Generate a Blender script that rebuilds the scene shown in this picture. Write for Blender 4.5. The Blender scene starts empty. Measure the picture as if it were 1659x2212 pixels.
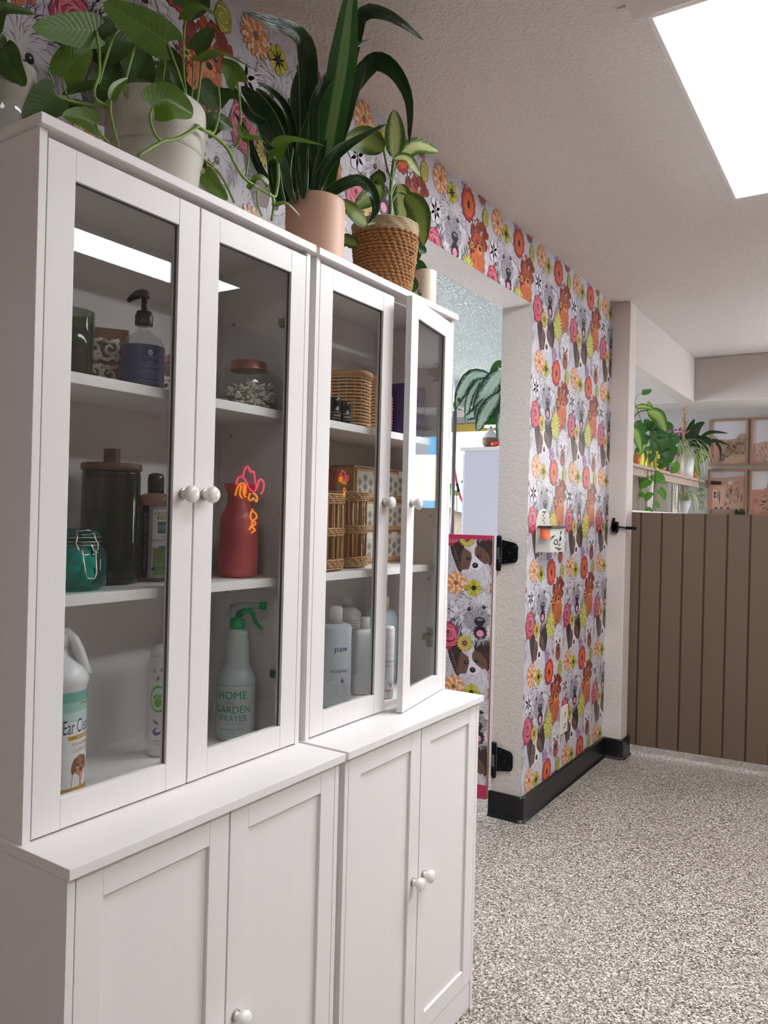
import bpy, math, random
import numpy as np
from mathutils import Vector, Matrix
from mathutils.geometry import tessellate_polygon
PI = math.pi
sc = bpy.context.scene
COL = sc.collection
# ------------------------------------------------------------------ camera
CAM = Vector((1.4397, -0.7334, 1.5066)); YAW, PITCH, ROLL, FPX = 0.57568, 0.00081, 0.024694, 1677.49
_f = Vector((-math.sin(YAW)*math.cos(PITCH), math.cos(YAW)*math.cos(PITCH), math.sin(PITCH)))
_r = Vector((math.cos(YAW), math.sin(YAW), 0)); _u = _r.cross(_f)
R2 = _r*math.cos(ROLL) + _u*math.sin(ROLL); U2 = -_r*math.sin(ROLL) + _u*math.cos(ROLL)
cd = bpy.data.cameras.new('camera'); cam = bpy.data.objects.new('camera', cd); COL.objects.link(cam)
cd.sensor_fit = 'VERTICAL'; cd.sensor_height = 36; cd.sensor_width = 27; cd.lens = FPX/2212*36
cd.clip_start = 0.02; cd.clip_end = 100
m = Matrix((R2, U2, -_f)).transposed().to_4x4(); m.translation = CAM; cam.matrix_world = m
sc.camera = cam
# ------------------------------------------------------------------ world, exposure, daylight and ceiling panels
sc.view_settings.view_transform = 'Standard'; sc.view_settings.look = 'None'
sc.view_settings.gamma = 1; sc.view_settings.use_curve_mapping = False
sc.view_settings.exposure = 0.16
sc.cycles.max_bounces = 10; sc.cycles.diffuse_bounces = 5; sc.cycles.glossy_bounces = 4
sc.cycles.transparent_max_bounces = 24; sc.cycles.transmission_bounces = 6
sc.cycles.sample_clamp_indirect = 6; sc.cycles.use_denoising = True
sc.cycles.caustics_reflective = False; sc.cycles.caustics_refractive = False
w = bpy.data.worlds.new('world'); sc.world = w; w.use_nodes = True
w.node_tree.nodes['Background'].inputs[0].default_value = (0.75, 0.88, 1.0, 1)
w.node_tree.nodes['Background'].inputs[1].default_value = 3.0
PANEL_STRENGTH = 19.5
def area(name, loc, rot, sx, sy, power, col):
    l = bpy.data.lights.new(name, 'AREA'); l.shape = 'RECTANGLE'; l.size = sx; l.size_y = sy
    l.energy = power; l.color = col
    o = bpy.data.objects.new(name, l); COL.objects.link(o); o.location = loc; o.rotation_euler = rot
    return o
area('daylight_east_window', (3.12, 6.2, 1.5), (0, PI/2, 0), 1.2, .7, 46, (0.86, 0.92, 1.0))
area('daylight_rear_window', (-2.0, 6.6, 1.9), (-PI/2, 0, 0), 1.0, 1.0, 26, (0.82, 0.93, 1.0))
area('daylight_side_window', (-3.25, 3.2, 1.6), (0, -PI/2, 0), 1.3, 2.0, 105, (0.84, 0.91, 1.0))
area('added_fill_near', (1.7, -1.9, 2.8), (0, 0, 0), .6, .6, 13, (1.0, .96, .92))  # added unseen fill behind the camera, brightens the near cabinet side
# ------------------------------------------------------------------ helpers
def ray(px, py): return _f + R2*((px-829.5)/FPX) - U2*((py-1106)/FPX)
def at(px, py, x=None, y=None, z=None):
    d = ray(px, py)
    t = (x-CAM.x)/d.x if x is not None else (y-CAM.y)/d.y if y is not None else (z-CAM.z)/d.z
    return CAM + d*t
def lin(c):
    c = [v/255 for v in c]
    return tuple((v/12.92 if v <= .04045 else ((v+.055)/1.055)**2.4) for v in c)
def setp(o, label=None, cat=None, group=None, kind=None):
    if label: o['label'] = label
    if cat: o['category'] = cat
    if group: o['group'] = group
    if kind: o['kind'] = kind
    return o
def thing(name, label, cat, loc=(0, 0, 0), rz=0, group=None):
    o = bpy.data.objects.new(name, None); COL.objects.link(o); o.location = loc; o.rotation_euler = (0, 0, rz)
    o.empty_display_size = .02
    return setp(o, label, cat, group)
MATS = {}
def mat(name, col, rough=.5, metal=0, coat=0, emit=0, spec=.5, bump=0, bscale=200, var=0, vscale=20, stretch=None, sss=0):
    if name in MATS: return MATS[name]
    m = bpy.data.materials.new(name); m.use_nodes = True; nt = m.node_tree; b = nt.nodes['Principled BSDF']
    c = lin(col) + (1,)
    b.inputs['Base Color'].default_value = c; b.inputs['Roughness'].default_value = rough
    b.inputs['Metallic'].default_value = metal; b.inputs['Coat Weight'].default_value = coat
    b.inputs['Specular IOR Level'].default_value = spec
    if emit: b.inputs['Emission Color'].default_value = c; b.inputs['Emission Strength'].default_value = emit
    if var or bump:
        tc = nt.nodes.new('ShaderNodeTexCoord'); mp = nt.nodes.new('ShaderNodeMapping')
        nt.links.new(tc.outputs['Object'], mp.inputs[0])
        if stretch: mp.inputs['Scale'].default_value = stretch
    if var:
        n = nt.nodes.new('ShaderNodeTexNoise'); n.inputs['Scale'].default_value = vscale; n.inputs['Detail'].default_value = 4
        nt.links.new(mp.outputs[0], n.inputs[0])
        mx = nt.nodes.new('ShaderNodeMix'); mx.data_type = 'RGBA'
        mx.inputs['A'].default_value = tuple(v*(1-var) for v in c[:3])+(1,); mx.inputs['B'].default_value = tuple(min(1, v*(1+var)) for v in c[:3])+(1,)
        nt.links.new(n.outputs[0], mx.inputs['Factor']); nt.links.new(mx.outputs['Result'], b.inputs['Base Color'])
    if bump:
        n = nt.nodes.new('ShaderNodeTexNoise'); n.inputs['Scale'].default_value = bscale; n.inputs['Detail'].default_value = 3
        nt.links.new(mp.outputs[0], n.inputs[0]); bp = nt.nodes.new('ShaderNodeBump'); bp.inputs['Strength'].default_value = bump
        bp.inputs['Distance'].default_value = .004; nt.links.new(n.outputs[0], bp.inputs['Height']); nt.links.new(bp.outputs[0], b.inputs['Normal'])
    MATS[name] = m; return m
def glass(name, tint=(1, 1, 1), rough=0.0, ior=1.5, body=0, bodycol=(255, 255, 255)):
    if name in MATS: return MATS[name]
    m = bpy.data.materials.new(name); m.use_nodes = True; nt = m.node_tree; nt.nodes.clear()
    out = nt.nodes.new('ShaderNodeOutputMaterial'); tr = nt.nodes.new('ShaderNodeBsdfTransparent'); gl = nt.nodes.new('ShaderNodeBsdfGlossy')
    f0 = ((ior-1)/(ior+1))**2
    ge = nt.nodes.new('ShaderNodeNewGeometry'); dt = nt.nodes.new('ShaderNodeVectorMath'); dt.operation = 'DOT_PRODUCT'
    nt.links.new(ge.outputs['Normal'], dt.inputs[0]); nt.links.new(ge.outputs['Incoming'], dt.inputs[1])
    def mth(op, a, b=None):
        q = nt.nodes.new('ShaderNodeMath'); q.operation = op
        for i, v in enumerate((a, b)):
            if v is None: continue
            if isinstance(v, (int, float)): q.inputs[i].default_value = v
            else: nt.links.new(v, q.inputs[i])
        return q
    q1 = mth('ABSOLUTE', dt.outputs['Value']); q2 = mth('SUBTRACT', 1.0, q1.outputs[0]); q3 = mth('POWER', q2.outputs[0], 5.0); q4 = mth('MULTIPLY', q3.outputs[0], 1-f0); fr = mth('ADD', q4.outputs[0], f0)
    mx = nt.nodes.new('ShaderNodeMixShader')
    tr.inputs[0].default_value = tuple(tint)+(1,); gl.inputs['Roughness'].default_value = rough
    nt.links.new(fr.outputs[0], mx.inputs[0]); nt.links.new(gl.outputs[0], mx.inputs[2])
    if body:
        df = nt.nodes.new('ShaderNodeBsdfDiffuse'); df.inputs[0].default_value = lin(bodycol)+(1,)
        m2 = nt.nodes.new('ShaderNodeMixShader'); m2.inputs[0].default_value = body
        nt.links.new(tr.outputs[0], m2.inputs[1]); nt.links.new(df.outputs[0], m2.inputs[2]); nt.links.new(m2.outputs[0], mx.inputs[1])
    else: nt.links.new(tr.outputs[0], mx.inputs[1])
    nt.links.new(mx.outputs[0], out.inputs[0]); MATS[name] = m; return m
def printmat(name='printed_paper', rough=.55):
    if name in MATS: return MATS[name]
    m = bpy.data.materials.new(name); m.use_nodes = True; nt = m.node_tree; b = nt.nodes['Principled BSDF']
    a = nt.nodes.new('ShaderNodeAttribute'); a.attribute_name = 'ink'; nt.links.new(a.outputs['Color'], b.inputs['Base Color'])
    b.inputs['Roughness'].default_value = rough; MATS[name] = m; return m
class MB:
    def __init__(s): s.v = []; s.f = []; s.mi = []; s.sm = []; s.c = []; s.uv = []; s.m = 0; s.smooth = False; s.col = (1, 1, 1)
    def add(s, vs, fs, M=None, uv=None):
        n = len(s.v)
        s.v += [tuple(M @ Vector(v)) if M else tuple(v) for v in vs]
        s.uv += uv if uv else [(0, 0)]*len(vs)
        for f in fs: s.f.append(tuple(i+n for i in f)); s.mi.append(s.m); s.sm.append(s.smooth); s.c.append(s.col)
        return s
    def box(s, x0, x1, y0, y1, z0, z1, M=None):
        vs = [(x, y, z) for z in (z0, z1) for y in (y0, y1) for x in (x0, x1)]
        return s.add(vs, [(0, 2, 3, 1), (4, 5, 7, 6), (0, 1, 5, 4), (2, 6, 7, 3), (0, 4, 6, 2), (1, 3, 7, 5)], M)
    def lathe(s, prof, n=32, M=None, sx=1, sy=1, cap=True, sq=0):
        vs = []; fs = []
        for r, z in prof:
            for k in range(n):
                a = 2*PI*k/n; c, d = math.cos(a), math.sin(a)
                if sq:
                    e = (abs(c)**sq + abs(d)**sq)**(-1/sq); c *= e; d *= e
                vs.append((r*c*sx, r*d*sy, z))
        for i in range(len(prof)-1):
            for k in range(n): fs.append((i*n+k, i*n+(k+1) % n, (i+1)*n+(k+1) % n, (i+1)*n+k))
        if cap:
            if prof[0][0] > 1e-5: fs.append(tuple(range(n))[::-1])
            if prof[-1][0] > 1e-5: fs.append(tuple((len(prof)-1)*n+k for k in range(n)))
        return s.add(vs, fs, M)
    def tube(s, pts, r, n=8, closed=False, M=None, ends=True):
        pts = [Vector(p) for p in pts]; N = len(pts); vs = []; fs = []; prev = None
        rs = r if isinstance(r, (list, tuple)) else [r]*N
        for i, p in enumerate(pts):
            a = pts[(i-1) % N] if (closed or i) else p; b = pts[(i+1) % N] if (closed or i < N-1) else p
            t = (b-a).normalized()
            if prev is None: prev = t.orthogonal().normalized()
            prev = (prev - t*prev.dot(t));
            if prev.length < 1e-6: prev = t.orthogonal()
            prev.normalize(); q = t.cross(prev)
            for k in range(n):
                an = 2*PI*k/n; vs.append(p + (prev*math.cos(an) + q*math.sin(an))*rs[i])
        for i in range(N if closed else N-1):
            j = (i+1) % N
            for k in range(n): fs.append((i*n+k, i*n+(k+1) % n, j*n+(k+1) % n, j*n+k))
        if ends and not closed: fs += [tuple(range(n))[::-1], tuple((N-1)*n+k for k in range(n))]
        return s.add(vs, fs, M)
    def prism(s, pts, d, M=None):
        """2D outline in (x, z) extruded along +y by d"""
        n = len(pts); vs = [(p[0], 0, p[1]) for p in pts] + [(p[0], d, p[1]) for p in pts]
        tr = tessellate_polygon([[Vector((p[0], p[1], 0)) for p in pts]])
        fs = [tuple(t) for t in tr] + [tuple(i+n for i in t)[::-1] for t in tr] + [(i, i+n, (i+1) % n+n, (i+1) % n) for i in range(n)]
        return s.add(vs, fs, M)
    def polys(s, prims, fn, eps=1.3e-5):
        """flat coloured shapes [(pts, colour, layer)] laid on a surface by fn(u, v, height)"""
        old = s.col
        for pts, c, L in prims:
            s.col = c; n = len(pts); s.add([fn(p[0], p[1], L*eps) for p in pts], [tuple(range(n))])
        s.col = old; return s
    def build(s, name, mats, parent=None, bevel=0, world=False, sub=0, seg=2, autos=False):
        me = bpy.data.meshes.new(name)
        vs = s.v
        if parent is not None and world:
            L = parent_world(parent); inv = L.inverted(); vs = [tuple(inv @ Vector(v)) for v in vs]
        me.from_pydata(vs, [], s.f)
        me.polygons.foreach_set('material_index', s.mi); me.polygons.foreach_set('use_smooth', s.sm)
        if not isinstance(mats, (list, tuple)): mats = [mats]
        for q in mats: me.materials.append(q)
        if any(c != (1, 1, 1) for c in s.c):
            at_ = me.color_attributes.new('ink', 'FLOAT_COLOR', 'CORNER'); arr = np.ones((len(me.loops), 4), np.float32); k = 0
            cnt = [len(f) for f in s.f]; arr[:, :3] = np.repeat(np.array(s.c, np.float32), cnt, axis=0); at_.data.foreach_set('color', arr.ravel())
        if any(u != (0, 0) for u in s.uv):
            ul = me.uv_layers.new(name='UVMap'); li = np.empty(len(me.loops), np.int32); me.loops.foreach_get('vertex_index', li)
            ul.data.foreach_set('uv', np.array(s.uv, np.float32)[li].ravel())
        me.update()
        o = bpy.data.objects.new(name, me); COL.objects.link(o)
        if parent is not None: o.parent = parent
        if bevel:
            b = o.modifiers.new('bevel', 'BEVEL'); b.width = bevel; b.segments = seg; b.limit_method = 'ANGLE'; b.angle_limit = math.radians(40); b.harden_normals = False
        if sub: q = o.modifiers.new('sub', 'SUBSURF'); q.levels = q.render_levels = sub
        return o
def parent_world(o):
    M = Matrix.LocRotScale(o.location, o.rotation_euler, o.scale)
    return parent_world(o.parent) @ M if o.parent else M
def rotz(a, loc=(0, 0, 0)): return Matrix.Translation(loc) @ Matrix.Rotation(a, 4, 'Z')
def tone(o, label): o['label'] = label; return o
_tc = {}
def text_prims(s, size, col, x=0, y=0, align='C', layer=3, sx=1.0, bold=0, rot=0):
    key = (s, bold)
    if key not in _tc:
        cu = bpy.data.curves.new('t', 'FONT'); cu.body = s; cu.size = 1; cu.align_x = 'CENTER'; cu.offset = bold; cu.resolution_u = 3
        o = bpy.data.objects.new('t', cu); COL.objects.link(o); dg = bpy.context.evaluated_depsgraph_get(); dg.update()
        me = o.evaluated_get(dg).to_mesh(); vs = [tuple(v.co)[:2] for v in me.vertices]
        _tc[key] = [[vs[i] for i in p.vertices] for p in me.polygons]
        o.evaluated_get(dg).to_mesh_clear(); bpy.data.objects.remove(o); bpy.data.curves.remove(cu)
    P = _tc[key]; xs = [p[0] for f in P for p in f] or [0]; dx = -min(xs) if align == 'L' else -max(xs) if align == 'R' else -(min(xs)+max(xs))/2
    c, sn = math.cos(rot), math.sin(rot)
    out = []
    for f in P:
        q = []
        for a, b in f:
            a = (a+dx)*size*sx; b = b*size; q.append((x+a*c-b*sn, y+a*sn+b*c))
        out.append((q, lin(col), layer))
    return out
def rect(x0, x1, y0, y1, col, layer=1): return [([(x0, y0), (x1, y0), (x1, y1), (x0, y1)], lin(col), layer)]
def grid_rect(x0, x1, y0, y1, col, layer=1, n=12):
    n = max(n, math.ceil((x1-x0)/.003))
    return [p for i in range(n) for p in rect(x0+(x1-x0)*i/n, x0+(x1-x0)*(i+1)/n, y0, y1, col, layer)]
def cyl_map(R, ang, z0=0, rz=None, taper=None):
    """label coordinates onto a cylinder about local z; u runs to the viewer's right, ang is the facing direction"""
    def fn(u, v, h):
        r = (R if taper is None else taper(v))+h; a = ang + u/R
        return (r*math.cos(a), r*math.sin(a), z0+v)
    return fn
def flat_map(o, ang, z0=0, off=0):
    n = Vector((math.cos(ang), math.sin(ang), 0)); t = Vector((-math.sin(ang), math.cos(ang), 0))
    def fn(u, v, h): p = Vector(o) + n*(off+h) + t*u; return (p.x, p.y, p.z+z0+v)
    return fn
FACE = -0.72   # the direction the shelf goods face, towards the aisle
white = mat('cabinet_white', (238, 234, 233), .38, var=.02, vscale=60, stretch=(1, 1, .04), bump=.04, bscale=300)
INK = printmat(rough=.42)
# ------------------------------------------------------------------ the dog-and-flower print, drawn as one repeat of 0.527 m
TILE = .527
class Canvas:
    def __init__(s, seed=1): s.p = []; s.L = 0; s.r = random.Random(seed)
    def up(s): s.L += 1; return s
    def poly(s, pts, col, out=None, ow=.0012):
        cx = sum(p[0] for p in pts)/len(pts); cy = sum(p[1] for p in pts)/len(pts)
        def fan(q, c):
            for i in range(len(q)): s.p.append(([(cx, cy), q[i], q[(i+1) % len(q)]], c, s.L))
        if out:
            q = []
            for x, y in pts:
                d = math.hypot(x-cx, y-cy) or 1; q.append((x+(x-cx)/d*ow, y+(y-cy)/d*ow))
            fan(q, lin(out)); s.L += 1
        fan(pts, lin(col)); return s
    def ell(s, cx, cy, rx, ry, col, rot=0, n=14, jag=0, out=None, ow=.0012):
        pts = []; c, d = math.cos(rot), math.sin(rot)
        for k in range(n):
            a = 2*PI*k/n; j = 1+(jag if k % 2 else -jag); x = rx*j*math.cos(a); y = ry*j*math.sin(a)
            pts.append((cx+x*c-y*d, cy+x*d+y*c))
        return s.poly(pts, col, out, ow)
    def stroke(s, x0, y0, x1, y1, w, col, bend=0):
        mx, my = (x0+x1)/2, (y0+y1)/2; dx, dy = x1-x0, y1-y0; l = math.hypot(dx, dy) or 1; nx, ny = -dy/l, dx/l
        mx += nx*bend*l; my += ny*bend*l
        s.p.append(([(x0, y0), (mx-nx*w/2, my-ny*w/2), (x1, y1), (mx+nx*w/2, my+ny*w/2)], lin(col), s.L)); return s
    def hair(s, cx, cy, rx, ry, dirf, n, ln, w, cols, bend=.12, inner=0, coh=.2):
        s.L += 1
        for i in range(n):
            a = s.r.uniform(0, 2*PI); q = math.sqrt(s.r.uniform(inner, 1)); x, y = cx+rx*q*math.cos(a), cy+ry*q*math.sin(a)
            d = dirf(x, y)+s.r.uniform(-coh, coh); l = ln*s.r.uniform(.6, 1.4)
            s.stroke(x, y, x+l*math.cos(d), y+l*math.sin(d), w*s.r.uniform(.6, 1.4), s.r.choice(cols), (1 if x > cx else -1)*bend)
        s.L += 1; return s
    def petals(s, cx, cy, r, n, pw, pl, cols, out, start=0, ky=1):
        for k in range(n):
            a = start+2*PI*k/n; s.ell(cx+r*math.cos(a), cy+r*math.sin(a)*ky, pl, pw, cols[k % len(cols)], a, 8, out=out, ow=.0009); s.L -= 1
        s.L += 2; return s
def dog_print():
    C = Canvas(5); DK = (52, 45, 58); GR = (112, 105, 118); LG = (164, 157, 168); W = (222, 217, 224)
    # loose white fur that fills the ground
    C.hair(.0, .0, .3, .3, lambda x, y: -PI/2+.5*math.sin(x*22), 150, .04, .0034, [(192, 187, 196), (198, 193, 202)])
    C.hair(.0, .0, .3, .3, lambda x, y: -PI/2+.5*math.sin(x*22), 260, .042, .0017, [DK, GR, GR], coh=.12)
    # papillon
    def P(l): return [((x-490)/2657, (1240-y)/2657) for x, y in l]
    C.ell(-.03, -.30, .085, .075, (212, 207, 216), n=22, jag=.06, out=(140, 134, 146))
    C.hair(-.03, -.31, .08, .07, lambda x, y: -PI/2+x*2, 70, .034, .0016, [LG, GR, (190, 184, 196)])
    C.poly(P([(180, 1570), (110, 1590), (60, 1650), (80, 1740), (120, 1830), (170, 1950), (210, 1990), (250, 1920), (265, 1720), (245, 1620)]), (58, 42, 42), DK); C.up()
    C.poly(P([(245, 1650), (350, 1720), (362, 1790), (340, 1880), (320, 1940), (225, 1955), (200, 1880), (215, 1740)]), (112, 80, 68)); C.up()
    C.poly(P([(420, 1560), (470, 1490), (540, 1460), (620, 1490), (680, 1570), (700, 1700), (660, 1840), (600, 1880), (560, 1760), (440, 1640)]), (56, 41, 41), DK); C.up()
    C.poly(P([(390, 1680), (430, 1620), (520, 1650), (600, 1740), (620, 1850), (540, 1860), (450, 1800), (400, 1750)]), (108, 78, 66)); C.up()
    for q in range(9):
        x, y = P([(85+q*12, 1650+q*36)])[0]; C.stroke(x-.012, y+.004, x+.016, y-.012, .0018, (176, 168, 168), .3)
    C.hair(-.125, -.2, .034, .075, lambda x, y: -PI/2-.6, 60, .022, .0014, [(26, 18, 22), (26, 18, 22), (96, 78, 74)])
    C.hair(.045, -.15, .055, .06, lambda x, y: -PI/2+.9, 60, .024, .0014, [(26, 18, 22), (30, 20, 22), (104, 86, 80)])
    C.hair(-.08, -.22, .025, .04, lambda x, y: -PI/2-.2, 26, .012, .001, [(70, 48, 42), (140, 108, 92)]); C.hair(.005, -.2, .03, .03, lambda x, y: -PI/2+.5, 26, .012, .001, [(70, 48, 42), (140, 108, 92)])
    C.poly(P([(300, 1620), (400, 1600), (390, 1700), (410, 1760), (520, 1860), (500, 1910), (430, 1960), (360, 1940), (340, 1880), (365, 1790), (350, 1710)]), (226, 222, 230)); C.up()
    C.hair(-.05, -.165, .014, .03, lambda x, y: PI/2, 18, .016, .001, [LG, GR])
    for x, y in P([(312, 1795), (465, 1757)]): C.ell(x, y, .0105, .0095, (26, 20, 24)); C.up(); C.ell(x+.002, y+.002, .0024, .0024, (236, 236, 240), n=6); C.up()
    x, y = P([(410, 1885)])[0]; C.ell(x, y, .0155, .0145, (26, 26, 34), jag=.04); C.up(); C.ell(x, y+.004, .006, .004, (110, 112, 125), n=8); C.up()
    C.stroke(x-.02, y-.02, x+.02, y-.022, .002, DK, -.2).stroke(x+.02, y-.022, x+.043, y-.004, .0018, DK, -.1)
    C.hair(-.03, -.285, .06, .02, lambda x, y: -PI/2, 30, .018, .0012, [GR])
    # ginger dog: orange coat, auburn head
    C.ell(.21, -.035, .072, .092, (206, 112, 66), n=32, jag=.07, out=(84, 36, 30), ow=.002)
    C.hair(.21, -.045, .065, .08, lambda x, y: -PI/2+(x-.21)*5, 130, .034, .0022, [(84, 38, 32), (140, 64, 40), (232, 156, 104), (170, 84, 50)])
    for k in range(34):
        a = C.r.uniform(0, 2*PI); q = math.sqrt(C.r.random()); x, y = .228+.072*q*math.cos(a), .082+.052*q*math.sin(a)
        C.ell(x, y, .019, .015, C.r.choice([(146, 56, 38), (168, 72, 44), (124, 44, 34), (186, 88, 52)]), a, 10, .1, out=(60, 22, 22), ow=.0016)
    C.up(); C.hair(.228, .08, .08, .06, lambda x, y: math.atan2(y-.05, x-.232)+.7, 120, .018, .0018, [(64, 22, 24), (96, 34, 30), (206, 104, 62)])
    C.ell(.226, .052, .04, .03, (176, 82, 50), jag=.1, n=20); C.up(); C.hair(.226, .05, .038, .028, lambda x, y: math.atan2(y-.03, x-.226), 50, .014, .0015, [(96, 36, 30), (214, 128, 84)])
    C.ell(.228, .018, .026, .024, (222, 142, 92), jag=.1, n=18); C.up(); C.hair(.228, .015, .026, .024, lambda x, y: math.atan2(y-.02, x-.228), 30, .012, .0014, [(110, 50, 34)])
    for x, y in ((.205, .048), (.252, .053)): C.ell(x, y, .009, .009, (22, 18, 22)); C.up(); C.ell(x+.002, y+.002, .0024, .0024, (235, 235, 235), n=6); C.up()
    C.ell(.23, .024, .012, .010, (30, 20, 24)); C.up()
    # shaggy white and grey dog
    C.ell(-.02, .035, .124, .128, (218, 214, 220), n=34, jag=.07, out=(120, 114, 126), ow=.0015)
    fl = lambda x, y: math.atan2((y-.05)-.75*math.hypot(x+.01, y-.05), x+.01)
    C.hair(-.02, .03, .118, .12, fl, 100, .045, .0055, [(186, 180, 190), (172, 166, 176), (226, 222, 228)])
    C.hair(-.122, -.035, .03, .07, lambda x, y: -PI/2-.2, 60, .04, .0036, [(58, 54, 64), (92, 88, 98), (76, 70, 80)])
    C.hair(.085, -.03, .028, .06, lambda x, y: -PI/2+.2, 44, .036, .0034, [(104, 98, 108), (140, 134, 144), (84, 78, 90)])
    C.hair(-.02, .03, .118, .12, fl, 230, .048, .0019, [DK, DK, GR, LG], bend=.16, coh=.14)
    C.ell(-.016, .014, .07, .066, (158, 152, 164), n=24, jag=.07)
    C.hair(-.016, .03, .064, .056, lambda x, y: math.atan2(y-.0, x+.0), 150, .024, .0018, [DK, GR, (206, 202, 212), (124, 118, 130)])
    C.hair(-.02, .098, .075, .014, lambda x, y: -PI/2+(x+.02)*9, 70, .040, .0022, [DK, GR, W, W])
    for x, y in ((-.055, .063), (.021, .077)): C.ell(x, y, .0105, .0098, (16, 14, 18)); C.up(); C.ell(x+.002, y+.003, .0022, .0022, (240, 240, 240), n=6); C.up()
    C.ell(.004, -.052, .036, .037, (74, 62, 66), n=24, jag=.08); C.up(); C.ell(.004, -.046, .026, .028, (30, 20, 26)); C.up(); C.ell(.004, -.056, .019, .017, (226, 146, 180)); C.up()
    C.stroke(.004, -.045, .004, -.068, .0014, (170, 90, 126))
    C.poly([(-.028, .006), (-.018, .02), (0, .025), (.02, .02), (.028, .006), (.018, -.012), (0, -.022), (-.018, -.012)], (40, 40, 46), (14, 14, 18), .002); C.up()
    C.ell(.001, .013, .017, .006, (124, 126, 134), n=10); C.up(); C.ell(-.010, -.003, .005, .004, (8, 8, 11), n=8); C.ell(.012, -.003, .005, .004, (8, 8, 11), n=8)
    C.hair(.0, -.085, .055, .016, lambda x, y: -PI/2+x*4, 70, .022, .002, [(96, 84, 90), DK, W])
    # terrier, white with a brown muzzle
    C.ell(.168, -.2, .022, .06, (196, 190, 200), .25, 18, .1, out=(96, 90, 102), ow=.0018); C.ell(.312, -.2, .022, .06, (196, 190, 200), -.25, 18, .1, out=(96, 90, 102), ow=.0018); C.hair(.24, -.2, .10, .07, lambda x, y: -PI/2+(x-.24)*4, 90, .04, .0026, [GR, LG, (140, 134, 146)])
    C.ell(.24, -.2, .074, .088, (220, 215, 222), n=30, jag=.08, out=(120, 114, 126), ow=.0014)
    C.hair(.24, -.17, .068, .08, lambda x, y: math.atan2((y+.2)-.5*math.hypot(x-.24, y+.2), x-.24), 150, .036, .0018, [DK, GR, LG, GR], coh=.14)
    C.ell(.24, -.262, .037, .048, (140, 88, 64), n=26, jag=.12)
    C.hair(.24, -.266, .034, .044, lambda x, y: math.atan2(y+.25, x-.24), 90, .02, .0018, [(74, 40, 34), (190, 134, 98), (104, 60, 46)])
    for x in (.214, .264): C.ell(x, -.206, .0105, .011, (20, 18, 22)); C.up(); C.ell(x+.002, -.203, .0024, .0024, (240, 240, 240), n=6); C.up()
    C.ell(.24, -.25, .014, .0125, (48, 26, 28)); C.up(); C.ell(.24, -.246, .005, .003, (150, 120, 120), n=8); C.up()
    C.ell(.24, -.284, .012, .015, (204, 60, 66), n=10, out=(60, 16, 22)); C.up()
    # flowers
    def rose(x, y):
        cols = [(170, 44, 76), (208, 80, 104), (150, 34, 64), (216, 98, 120)]
        for i, k in enumerate((1, .85, .7, .56, .43, .3, .17)):
            C.ell(x+.003*(i % 2), y+.003*i, .054*k, .070*k, cols[i % 4], i*.4, 14, .06, out=(228, 160, 178) if i else (64, 14, 34), ow=.0016)
            for a in range(7):
                an = a*.9+i; C.stroke(x+.052*k*.95*math.cos(an), y+.003*i+.068*k*.95*math.sin(an), x+.05*k*.55*math.cos(an+.7), y+.064*k*.55*math.sin(an+.7), .0018, (74, 14, 36), .3)
            C.up()
    rose(-.166, -.078)
    O = (96, 54, 36)
    C.petals(-.128, .192, .044, 18, .0078, .017, [(240, 200, 168), (228, 152, 98)], O)
    C.petals(-.128, .192, .031, 15, .0070, .015, [(240, 206, 178), (224, 138, 82)], O, .2)
    C.petals(-.128, .192, .019, 11, .0058, .011, [(228, 148, 92), (238, 192, 152)], O, .1); C.ell(-.128, .192, .012, .012, (132, 100, 74), jag=.1); C.up()
    C.petals(-.034, .171, .025, 8, .0120, .0195, [(186, 176, 44), (206, 196, 78)], (70, 62, 18)); C.ell(-.034, .171, .0125, .0125, (30, 28, 46), jag=.06); C.up()
    for k in range(16): a = k*PI/8; C.stroke(-.034+.014*math.cos(a), .171+.014*math.sin(a), -.034+.034*math.cos(a), .171+.034*math.sin(a), .0012, (90, 82, 24))
    C.up()
    C.petals(-.162, .056, .028, 6, .020, .024, [(222, 219, 230), (214, 211, 222)], (56, 52, 64)); C.hair(-.162, .056, .014, .014, lambda x, y: math.atan2(y-.056, x+.162), 22, .012, .0018, [(92, 96, 60), (40, 44, 30)]); C.ell(-.162, .056, .007, .007, (96, 104, 66)); C.up()
    C.petals(-.075, -.111, .028, 17, .006, .014, [(204, 194, 70), (206, 180, 96)], (86, 76, 26)); C.ell(-.075, -.111, .0185, .0185, (204, 150, 120), jag=.12, n=22, out=(110, 70, 50)); C.up(); C.ell(-.075, -.111, .012, .013, (106, 24, 42)); C.up(); C.ell(-.075, -.111, .005, .005, (170, 160, 60)); C.up()
    for i, (r, n, l) in enumerate(((.050, 20, .014), (.039, 17, .013), (.027, 13, .012), (.015, 9, .010))): C.petals(.117, -.105, r, n, .0066, l, [(214, 212, 124), (196, 192, 84)], (98, 92, 36), r*40, 1.22)
    C.ell(.117, -.105, .008, .009, (160, 154, 56)); C.up()
    C.ell(.113, .175, .060, .068, (190, 54, 62), 0, 24, .06, out=(60, 12, 24), ow=.002); C.up()
    for k in range(14): a = k*2*PI/14; C.stroke(.113+.044*math.cos(a), .175+.05*math.sin(a), .113+.06*math.cos(a+.15), .175+.068*math.sin(a+.15), .0022, (84, 18, 30), .2)
    C.up(); C.ell(.113, .173, .044, .051, (222, 106, 56), 0, 20, .07, out=(100, 26, 30), ow=.0018); C.up()
    for k in range(20): a = k*PI/10; C.stroke(.113+.014*math.cos(a), .173+.016*math.sin(a), .113+.04*math.cos(a), .173+.046*math.sin(a), .0022, (92, 22, 30))
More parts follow.
